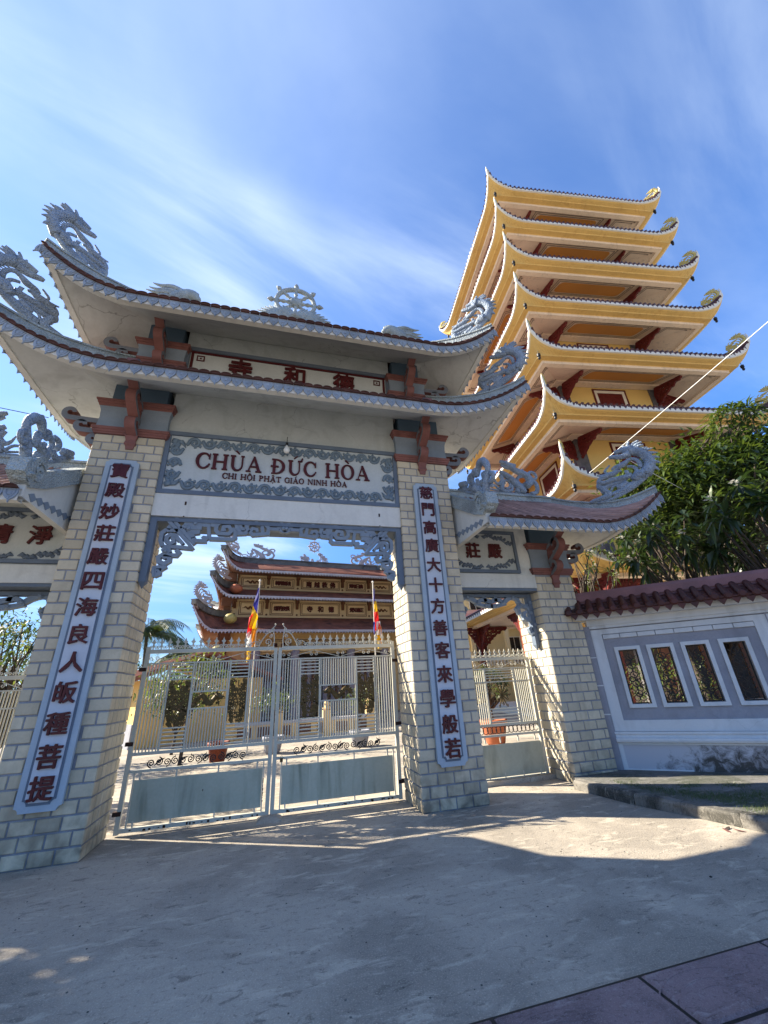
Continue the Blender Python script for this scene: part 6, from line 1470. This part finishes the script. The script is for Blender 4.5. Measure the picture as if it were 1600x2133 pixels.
b = MB(); strokes(b, DRAGON, .5, .04, 5, 1); me_td = b.mesh('corner_dragon', m_torn)
for r in (R1, R2, R3):
    for sx_ in (-1, 1): put('corner_dragon', me_td, tp, (sx_*(r.hx-.12), r.y0+.12, r.tipz-.02), (0, 0, radians(45) if sx_ < 0 else radians(135)), (1.45, 1, 1.3))
b = MB(); strokes(b, RIDGEDRAGON, .5, .04, 5, 1); me_tr = b.mesh('ridge_dragon', m_torn)
for sx_ in (-1, 1): put('ridge_dragon', me_tr, tp, (sx_*3.8, 2, 9.76), (0,0,0), (sx_*1.5*-1, 1, 1.15))
b = MB(); b.ribbon(ell(0, 1.15, .34, .34, 0, 2*pi, 24), .08, (0, 1.96, 9.74), (1,0,0), (0,0,1), (0,1,0), .08)
for k in range(8): a = k*pi/4; b.ribbon([(cos(a)*.05, 1.15+sin(a)*.05), (cos(a)*.48, 1.15+sin(a)*.48)], [.08, .04], (0, 1.95+.003*(k % 3), 9.74), (1,0,0), (0,0,1), (0,1,0), .07)
rr = random.Random(2)
for sg in (-1, 1):
    for i in range(12): x = rr.uniform(.1, .9); z = rr.uniform(.05, .75*(1.1-x)+.1); b.ribbon([(sg*p[0], p[1]) for p in spiral(x, z, .13, 1.3, i, 1, 10, .2)], .05, (0, 1.96+.003*(i % 4), 9.74), (1,0,0), (0,0,1), (0,1,0), .06)
b.build('wheel_ornament', m_torn, tp)
# round lanterns at the eaves
for x, z, c_ in ((-5.9, 6.95, m_terra), (-6.05, 5.35, m_gold), (-6.5, 3.72, m_gold)):
    ln = thing('round_lantern', {6.95: 'orange round lantern hanging under the top temple eave', 5.35: 'yellow round lantern hanging under the middle temple eave', 3.72: 'large yellow round lantern hanging under the lowest temple eave'}[z], 'lantern')
    R_t = Matrix.Rotation(TT, 3, 'Z'); pz = R_t @ Vector((x+.9, -1.3, 0)); ln.location = (2.12+pz.x, 18.66+pz.y, z)
    b = MB(); b.lathe((0,0,0), [(.06, -.26), (.2, -.22), (.32, -.1), (.34, 0), (.32, .1), (.2, .22), (.06, .26)], 14); b.build('shade', c_, ln, True); b = MB(); b.tube([(0,0,.25), (0,0,.9)], .012, 4); b.build('cord', m_black, ln)
# ------------------------------------------------------------------ courtyard
bw = thing('low_balustrade', 'low yellow balustrade with grey coping across the court before the temple steps', 'balustrade', (.75, 11.0, 0))
b = MB(); b.box(-2.6, 2.6, 0, .25, 0, .55); b.build('wall', m_tyel, bw)
b = MB(); b.box(-2.65, 2.65, -.04, .29, .55, .64); b.box(-2.65, 2.65, -.03, .28, 0, .1); b.build('coping', m_torn, bw)
for i in range(7): b = MB(); b.box(-2.35+i*.72, -1.87+i*.72, -.02, .0, .16, .48); b.build('panel', m_tbrown, bw)
for x in (-2.6, -.9, .9, 2.6): b = MB(); b.box(x-.15, x+.15, -.06, .31, 0, .9); b.lathe((x, .12, .9), [(.12, 0), (.17, .06), (.1, .16), (.13, .24), (.02, .36)], 10); b.build('post', m_tyel, bw)
sb = thing('side_hall', 'low yellow hall with a red tiled roof and dark window behind the left gate leaf', 'building', (-5.6, 12.5, 0), radians(-62))
b = MB(); b.box(-6.0, .6, 0, 5, 0, 2.3); b.build('wall', m_pyel, sb)
b = MB(); b.box(-6.0, .6, -.03, 0, 0, .8); b.build('dado', m_gwall, sb)
b = MB(); b.poly([(-.6, 2.25), (2.5, 3.4), (5.9, 2.25), (5.9, 2.13), (2.5, 3.25), (-.6, 2.13)], (-6.3, 0, 0), (0,1,0), (0,0,1), (1,0,0), 7.2); b.build('roof', m_troof, sb)
for i in range(35): b = MB(); b.tube([(-6.2+i*.205, -.62, 2.27), (-6.2+i*.205, 2.5, 3.43)], .06, 5); b.build('tile_row', m_troof, sb)
for x in (-4.6, -2.6, -.6): b = MB(); b.box(x-.35, x+.35, -.02, .04, .95, 2.0); b.build('window', m_dark, sb)
def pot(label, x, y, r, h, m=m_terra, grp=None):
    t = thing('plant_pot', label, 'pot', (x, y, 0), 0, grp)
    b = MB(); b.lathe((0,0,0), [(r*.6, 0), (r*.72, h*.1), (r*.95, h*.75), (r*1.08, h*.86), (r*1.08, h), (r*.92, h), (r*.88, h*.9)], 18); b.build('pot', m, t, True)
pot('terracotta pot of the shrub behind the right side gate', 5.6, 5.2, .36, .62)
pot('red brown pot behind the left gate leaf', -1.75, 6.6, .26, .5, m_wood)
pot('grey pot of the shrub behind the middle of the gate', -.35, 7.6, .3, .45, m_gwall)
pot('stone pot of the shrub behind the right gate leaf', 2.2, 7.3, .3, .45, m_gwall)
# ------------------------------------------------------------------ foliage
def leafblade(b, base, d, up, L_, w, droop=.25):
    d = Vector(d).normalized(); s_ = d.cross(Vector(up)); 
    if s_.length < 1e-3: s_ = Vector((1,0,0))
    s_.normalize(); n = s_.cross(d); base = Vector(base)
    m_ = base+d*L_*.5+n*(-.05*L_); tip = base+d*L_+Vector((0,0,-droop*L_))
    a = m_+s_*w/2+n*w*.18; c = m_-s_*w/2+n*w*.18
    k = len(b.v); b.v += [tuple(base), tuple(a), tuple(m_), tuple(c), tuple(tip)]; b.f += [(k, k+1, k+2), (k, k+2, k+3), (k+2, k+1, k+4), (k+2, k+4, k+3)]; b.mi += [b.m]*4
def limb(b, p, d, L_, r, rr, bend=.25, n=4):
    pts = [Vector(p)]; d = Vector(d).normalized()
    for i in range(n): d = (d+Vector((rr.gauss(0, bend), rr.gauss(0, bend), rr.gauss(0, bend)*.6+.06))).normalized(); pts.append(pts[-1]+d*L_/n)
    b.tube(pts, [r*(1-.45*i/n) for i in range(n+1)], 6); return pts, d
def tree(name, label, loc, seed, trunk, crown, rr_, nleaf, mats, L_=(.12, .2), w=.045, kind='cluster', group=None, cat='tree', flowers=0, gaps=.0, height=None, lean=(0,0), flat=1.0):
    """trunk: (height, radius); crown: centre (x,y,z), radii (rx,ry,rz)"""
    rr = random.Random(seed); t = thing(name, label, cat, loc, 0, group)
    tb = MB(); h, r0 = trunk
    pts, d = limb(tb, (0,0,0), (lean[0], lean[1], 1), h, r0, rr, .06, 5)
    top = pts[-1]; (cx, cy, cz), (rx, ry, rz) = crown; cc = Vector((cx, cy, cz))
    tips = []
    for i in range(rr_):
        a = rr.uniform(0, 2*pi); e = math.asin(rr.uniform(-.55, 1)); q = rr.uniform(.45, 1)**.5
        tgt = cc+Vector((cos(a)*cos(e)*rx*q, sin(a)*cos(e)*ry*q, sin(e)*rz*q*flat)); tips.append(tgt)
    for i, tg in enumerate(tips):
        if i % max(1, rr_//14) == 0 or kind == 'rosette':
            st = pts[-1-(i % 3)]; mid = st.lerp(tg, .5)+Vector((rr.gauss(0,.15), rr.gauss(0,.15), rr.uniform(-.1,.2)))
            tb.tube([st, mid, tg], [r0*.5, r0*.28, r0*.12], 5)
    tb.build('trunk', m_bark, t, True)
    lb = MB(); fl = MB()
    for i, tg in enumerate(tips):
        lb.m = rr.choices(range(len(mats)), [3, 3, 2][:len(mats)])[0]
        if kind == 'rosette':
            n = nleaf
            ax = (tg-cc); ax.z += .5; ax.normalize() if ax.length > 0 else None
            for k in range(n):
                a = k*2.4+rr.uniform(-.2,.2); el = rr.uniform(-.35, .75); u = ax.orthogonal().normalized(); v = ax.cross(u)
                d = (u*cos(a)+v*sin(a))*cos(el)+ax*sin(el)
                leafblade(lb, tg+ax*rr.uniform(-.06, .06), d, (0,0,1), rr.uniform(*L_), w*rr.uniform(.8, 1.2), rr.uniform(.1, .5))
            if rr.random() < flowers:
                for k in range(9):
                    c_ = tg+ax*.08+Vector((rr.gauss(0,.05), rr.gauss(0,.05), rr.gauss(0,.04)))
                    for j in range(5): a = j*1.257; leafblade(fl, c_, (cos(a), sin(a), .4), (0,0,1), .04, .028, 0)
        else:
            sz = rr.uniform(.16, .34)*(rx/1.2)**.5
            for k in range(nleaf):
                p = tg+Vector((rr.gauss(0, sz), rr.gauss(0, sz), rr.gauss(0, sz*.75)))
                a = rr.uniform(0, 2*pi); d = (cos(a), sin(a), rr.uniform(-1.0, .35)); leafblade(lb, p, d, (0,0,1), rr.uniform(*L_), w*rr.uniform(.7, 1.3), rr.uniform(.1, .5))
    c_ = lb.build('crown', mats, t, kind='stuff')
    if fl.f: fl.build('blossom', m_flower, t, kind='stuff')
    return t
G_ = [m_leafA, m_leafB, m_leafC]
# right: big dark tree, leafy tree in front, frangipani over the wall
tree('broadleaf_tree', 'tall dense dark green tree rising behind the fence wall at the right edge', (11.6, 1.2, 0), 11, (4.2, .16), ((.3, -.1, 5.6), (2.5, 2.4, 2.2)), 230, 66, [m_leafA, m_leafB], (.16, .28), .095)
tree('broadleaf_tree', 'lighter green tree with drooping sunlit leaves beside the pagoda', (10.2, 2.3, 0), 12, (4.0, .10), ((-.1, -.2, 6.0), (1.45, 1.5, 1.35)), 74, 60, [m_leafB, m_leafC, m_leafB], (.16, .28), .08)
tree('dragon_tree', 'spiky rosette of long leaves sticking up above the tree tops against the sky', (11.2, -.1, 0), 13, (7.2, .07), ((0, 0, 7.75), (.55, .5, .35)), 9, 26, [m_leafB, m_leafC], (.35, .55), .055, 'rosette')
tree('frangipani_tree', 'frangipani with long dark leaves and white blossoms overhanging the fence wall', (8.6, .5, 0), 14, (2.7, .09), ((-.1, -.1, 4.1), (1.45, 1.1, .95)), 38, 14, [m_leafA, m_leafA, m_leafB], (.28, .45), .115, 'rosette', flowers=.25)
tree('frangipani_tree', 'thin branching frangipani with pale twigs beside the right end of the side gate roof', (7.0, 2.2, 0), 15, (3.0, .055), ((.1, -.1, 4.1), (.95, .8, .75)), 26, 9, [m_leafB, m_leafC], (.18, .30), .05, 'rosette', flowers=.35)
tree('frangipani_tree', 'second dark frangipani with big glossy leaves at the right edge above the coping', (8.7, -1.3, 0), 25, (2.6, .09), ((-.1, 0, 4.0), (1.3, 1.0, 1.0)), 36, 14, [m_leafA, m_leafA, m_leafB], (.30, .48), .12, 'rosette', flowers=.2)
tree('broadleaf_tree', 'large unseen tree added beyond the left edge to shade the driveway', (-9.9, .1, 0), 26, (3.4, .2), ((0, 0, 5.0), (2.3, 2.0, 2.2)), 130, 50, [m_leafA, m_leafB], (.2, .34), .12)  # outside the view, added to keep sun off the lower left driveway
# left edge
tree('frangipani_tree', 'leafy frangipani with reddish twigs seen through the left side gate', (-5.3, 3.6, 0), 16, (1.4, .07), ((.2, 0, 2.35), (1.0, .9, .85)), 60, 12, [m_leafA, m_leafB, m_leafC], (.14, .24), .05, 'rosette', flowers=.25)
tree('broadleaf_tree', 'bushy green tree standing further back behind the left side gate', (-8.2, 8.5, 0), 17, (2.0, .12), ((0, 0, 2.8), (1.9, 1.6, 1.5)), 60, 44, [m_leafA, m_leafB], (.14, .24), .06)
# courtyard shrubs
tree('courtyard_shrub', 'bright green leafy shrub behind the left gate leaf', (-2.6, 6.3, 0), 18, (1.2, .05), ((0, 0, 1.85), (.95, .7, .85)), 52, 26, [m_leafB, m_leafC, m_leafC], (.09, .16), .05, group=None, cat='shrub')
tree('courtyard_shrub', 'small light green shrub in the pot behind the meeting posts of the gate', (-.35, 7.6, .4), 19, (.6, .03), ((0, 0, 1.0), (.55, .5, .32)), 22, 22, [m_leafC, m_leafB], (.08, .14), .05, cat='shrub')
tree('courtyard_shrub', 'small light green shrub in the pot behind the right gate leaf', (2.2, 7.3, .4), 20, (.5, .03), ((.1, 0, .95), (.45, .4, .35)), 16, 22, [m_leafC, m_leafB], (.08, .14), .05, cat='shrub')
tree('courtyard_shrub', 'shrub with white flowers in the terracotta pot behind the right side gate', (5.6, 5.2, .55), 21, (.5, .04), ((0, 0, .95), (.6, .5, .5)), 40, 12, [m_leafA, m_leafC], (.12, .2), .05, 'rosette', cat='shrub', flowers=.3)
tree('courtyard_shrub', 'dark clipped shrub at the right behind the side gate bars', (7.2, 4.6, 0), 22, (.4, .04), ((0, 0, .9), (.6, .5, .5)), 40, 26, [m_leafA, m_leafB], (.07, .12), .04, cat='shrub')
tree('courtyard_shrub', 'dark shrub standing against the low balustrade left of the steps', (-3.4, 9.4, 0), 23, (.9, .05), ((0, 0, 1.6), (.9, .7, .8)), 36, 26, [m_leafA, m_leafB], (.1, .16), .05, cat='shrub')
tree('courtyard_shrub', 'green shrubs glimpsed through the slots of the fence wall', (8.8, 2.2, 0), 24, (.5, .05), ((0, 0, 1.3), (1.0, .7, .7)), 26, 22, [m_leafB, m_leafC], (.1, .2), .05, cat='shrub')
def palm(label, x, y, h, r, n, seed):
    rr = random.Random(seed); t = thing('palm_tree', label, 'palm tree', (x, y, 0), 0, 'palms behind the left gate leaf')
    b = MB(); pts = [(.15*sin(i*.5), .1*sin(i*.3), h*i/8) for i in range(9)]; b.tube(pts, [.2-.01*i for i in range(9)], 8); b.build('trunk', m_bark, t, True)
    for k in range(n):
        a = k*2.399; el = rr.uniform(.1, 1.1); L_ = r*rr.uniform(.8, 1.1); b = MB(); pp = []
        for i in range(9):
            s_ = i/8; rad = L_*s_*cos(el*(1-s_*.4)); pp.append(Vector((cos(a)*rad, sin(a)*rad, L_*s_*sin(el)-L_*.75*s_*s_)))
        o_ = Vector(pts[-1]); b.tube([o_+p for p in pp], [.03-.003*i for i in range(9)], 4)
        for i in range(1, 26):
            s_ = i/26*8; j = min(7, int(s_)); p = pp[j].lerp(pp[j+1], s_-j)+o_; d = (pp[j+1]-pp[j]).normalized(); sd_ = Vector((-sin(a), cos(a), 0))
            for sg in (-1, 1): leafblade(b, p, sd_*sg+d*.7+Vector((0,0,-.25)), (0,0,1), L_*.30*(1-.5*abs(i/26-.4)), .10, .35)
        b.m = 0; b.build('frond', m_leafA if k % 3 else m_leafB, t)
palm('coconut palm with drooping fronds seen left of the temple through the gate', -11.0, 33, 6.9, 4.2, 28, 1)
palm('smaller palm half hidden behind the temple corner', -7.8, 36, 5.0, 3.2, 20, 2)
# thin row of distant trees beyond the court
tree('broadleaf_tree', 'dark distant tree at the left behind the palms', (-16, 40, 0), 31, (2.5, .25), ((0, 0, 3.6), (4, 3, 2.2)), 50, 40, [m_leafA], (.3, .5), .16)

# ------------------------------------------------------------------ flags
def flag(label, x, y, z0, z1, top, hgt, cols, seed, wmax):
    t = thing('flag', label, 'flag', (x, y, 0), 0, 'striped flags in the court')
    b = MB(); b.tube([(0, 0, z0), (.0, 0, z1)], .022, 8); b.lathe((0, 0, z1), [(.02, 0), (.045, .03), (.03, .07), (.0, .1)], 8); b.build('pole', m_ptrim, t)
    # cloth hanging in folds beside the pole; each stripe its own strip
    n = len(cols); rr = random.Random(seed)
    def cloth(u, v):        # u 0..1 away from the pole, v 0 top ..1 bottom
        zz = top-hgt*v-u*.75*hgt*.28*(1-v); spread = wmax*(.12+.88*sin(pi*min(1, v*1.05))**.8)
        return Vector((-spread*u+.03*sin(u*9+v*3)-.02*v, .11*sin(u*11+v*2.5)*(.3+v*.7), zz))
    for i in range(n):
        q = MB(); m_, k_ = 6, 22; vs = []
        for j in range(m_+1):
            for l_ in range(k_+1):
                u = (i+j/m_)/n; vs.append(cloth(u, l_/k_))
        q.add(vs, [(a*(k_+1)+c, (a+1)*(k_+1)+c, (a+1)*(k_+1)+c+1, a*(k_+1)+c+1) for a in range(m_) for c in range(k_)])
        q.build('stripe', cols[i], t, True)
FC = [mat('flag_'+n_, c_, .7, .05, 3, bump=0, trans=c_) for n_, c_ in (('blue', (.03, .03, .22)), ('yellow', (.85, .50, .01)), ('red', (.75, .02, .02)), ('white', (.8, .8, .78)), ('orange', (.80, .30, .03)))]
def flag2(label, x, y, zt, hgt, wid, zb, seed, bands):
    t = thing('flag', label, 'flag', (x, y, 0), 0, 'striped flags in the court')
    b = MB(); b.tube([(0, 0, 0), (0, 0, zt+.22)], .02, 8); b.lathe((0, 0, zt+.22), [(.02, 0), (.045, .03), (.03, .07), (.0, .1)], 8); b.build('pole', m_ptrim, t)
    for i, (pts, c_) in enumerate(bands):
        # each colour is a fold hanging as a curved sheet
        q = MB(); vs = []; k_ = 10; m_ = 5; (x0, x1, xa, xb, za, zb_, zc, zd) = pts
        for l_ in range(k_+1):
            v = l_/k_
            for j in range(m_+1):
                u = j/m_; xl, xr = x0+(xa-x0)*v, x1+(xb-x1)*v; zl, zr = za+(zc-za)*v, zb_+(zd-zb_)*v
                vs.append((xl+(xr-xl)*u, -.03-.012*i+.05*sin(u*5+v*4+i), zl+(zr-zl)*u))
        q.add(vs, [(a*(m_+1)+c, a*(m_+1)+c+1, (a+1)*(m_+1)+c+1, (a+1)*(m_+1)+c) for a in range(k_) for c in range(m_)]); q.build('stripe', FC[c_], t, True)
flag2('striped Buddhist flag hanging left, its blue band uppermost, in front of the temple', -1.08, 8.0, 4.95, 2, .4, 2.7, 1,
      [((-.04, .0, -.16, .02, 4.95, 4.95, 4.35, 3.95), 0), ((-.16, .02, -.25, .03, 4.36, 4.0, 3.62, 3.52), 1), ((-.25, -.12, -.28, -.14, 3.95, 4.1, 3.30, 3.42), 2), ((-.30, -.12, -.27, -.10, 3.42, 3.55, 2.95, 3.0), 3), ((-.14, .0, -.12, -.01, 3.58, 3.56, 2.85, 3.1), 4), ((-.24, -.06, -.22, -.16, 3.02, 3.0, 2.52, 2.62), 1)])
flag2('striped Buddhist flag hanging right, its red and white bands showing, nearer the right pillar', 2.95, 8.0, 4.95, 2, .4, 2.7, 2,
      [((.0, .04, -.02, .06, 4.95, 4.95, 4.4, 4.4), 0), ((-.02, .10, .05, .16, 4.48, 4.5, 4.0, 4.0), 1), ((-.01, .15, .0, .20, 4.1, 4.12, 3.45, 3.5), 2), ((.04, .21, .06, .22, 3.75, 3.78, 3.2, 3.2), 3), ((.14, .24, .10, .22, 3.6, 3.6, 3.05, 3.0), 4), ((.03, .16, .08, .14, 3.3, 3.3, 2.85, 2.85), 1), ((-.06, .0, -.05, .0, 3.75, 3.75, 3.3, 3.3), 0)])

# ------------------------------------------------------------------ cables
def cable(label, a, c, r, m, sag=.2):
    a, c = Vector(a), Vector(c); b = MB(); pts = [a.lerp(c, i/24)-Vector((0,0,sag*4*(i/24)*(1-i/24))) for i in range(25)]
    o = b.tube(pts, r, 6).build('cable', m, None, True); tagt(o, label, 'cable')
cable('taut white cable rising across the pagoda to the upper right', (9.16, 3.0, 7.66), (7.92-1.24*.35, -3.0-6*.35, 7.37-.29*.35), .009, m_cable, .03)
cable('thin pale wire between the side gate dragon and the tree', (6.2, -.7, 5.75), (11.0, 1.2, 5.9), .006, m_cable, .02)
cable('thin black wire reaching the left bracket from beyond the left edge', (-4.35, .40, 6.02), (-12.0, -.4, 7.2), .007, m_black, .15)
for i, (x, y, z) in enumerate([(-1.2, -3.3, 0), (3.2, -2.75, 0)]):
    b = MB(); b.rloft(-.008, .008, -.006, .006, [(0, 0), (.006, .001), (.01, -.004)]); o = b.build('pebble', m_iron); o.location = (x, y, z); tagt(o, ['tiny dark pebble on the shaded driveway at the lower left', 'tiny dark pebble on the driveway near the lower right'][i], 'pebble', 'dark pebbles on the driveway')

b = MB(); rg = random.Random(9)
for i in range(420):
    x = rg.uniform(-3.4, 4.2); y = rg.uniform(-3.4, .9); s_ = rg.uniform(.002, .006)
    b.rloft(x-s_, x+s_, y-s_*.7, y+s_*.7, [(0, 0), (s_*.6, s_*.1), (s_*1.0, -s_*.4)])
b.build('grit', m_kerb, kind='stuff')
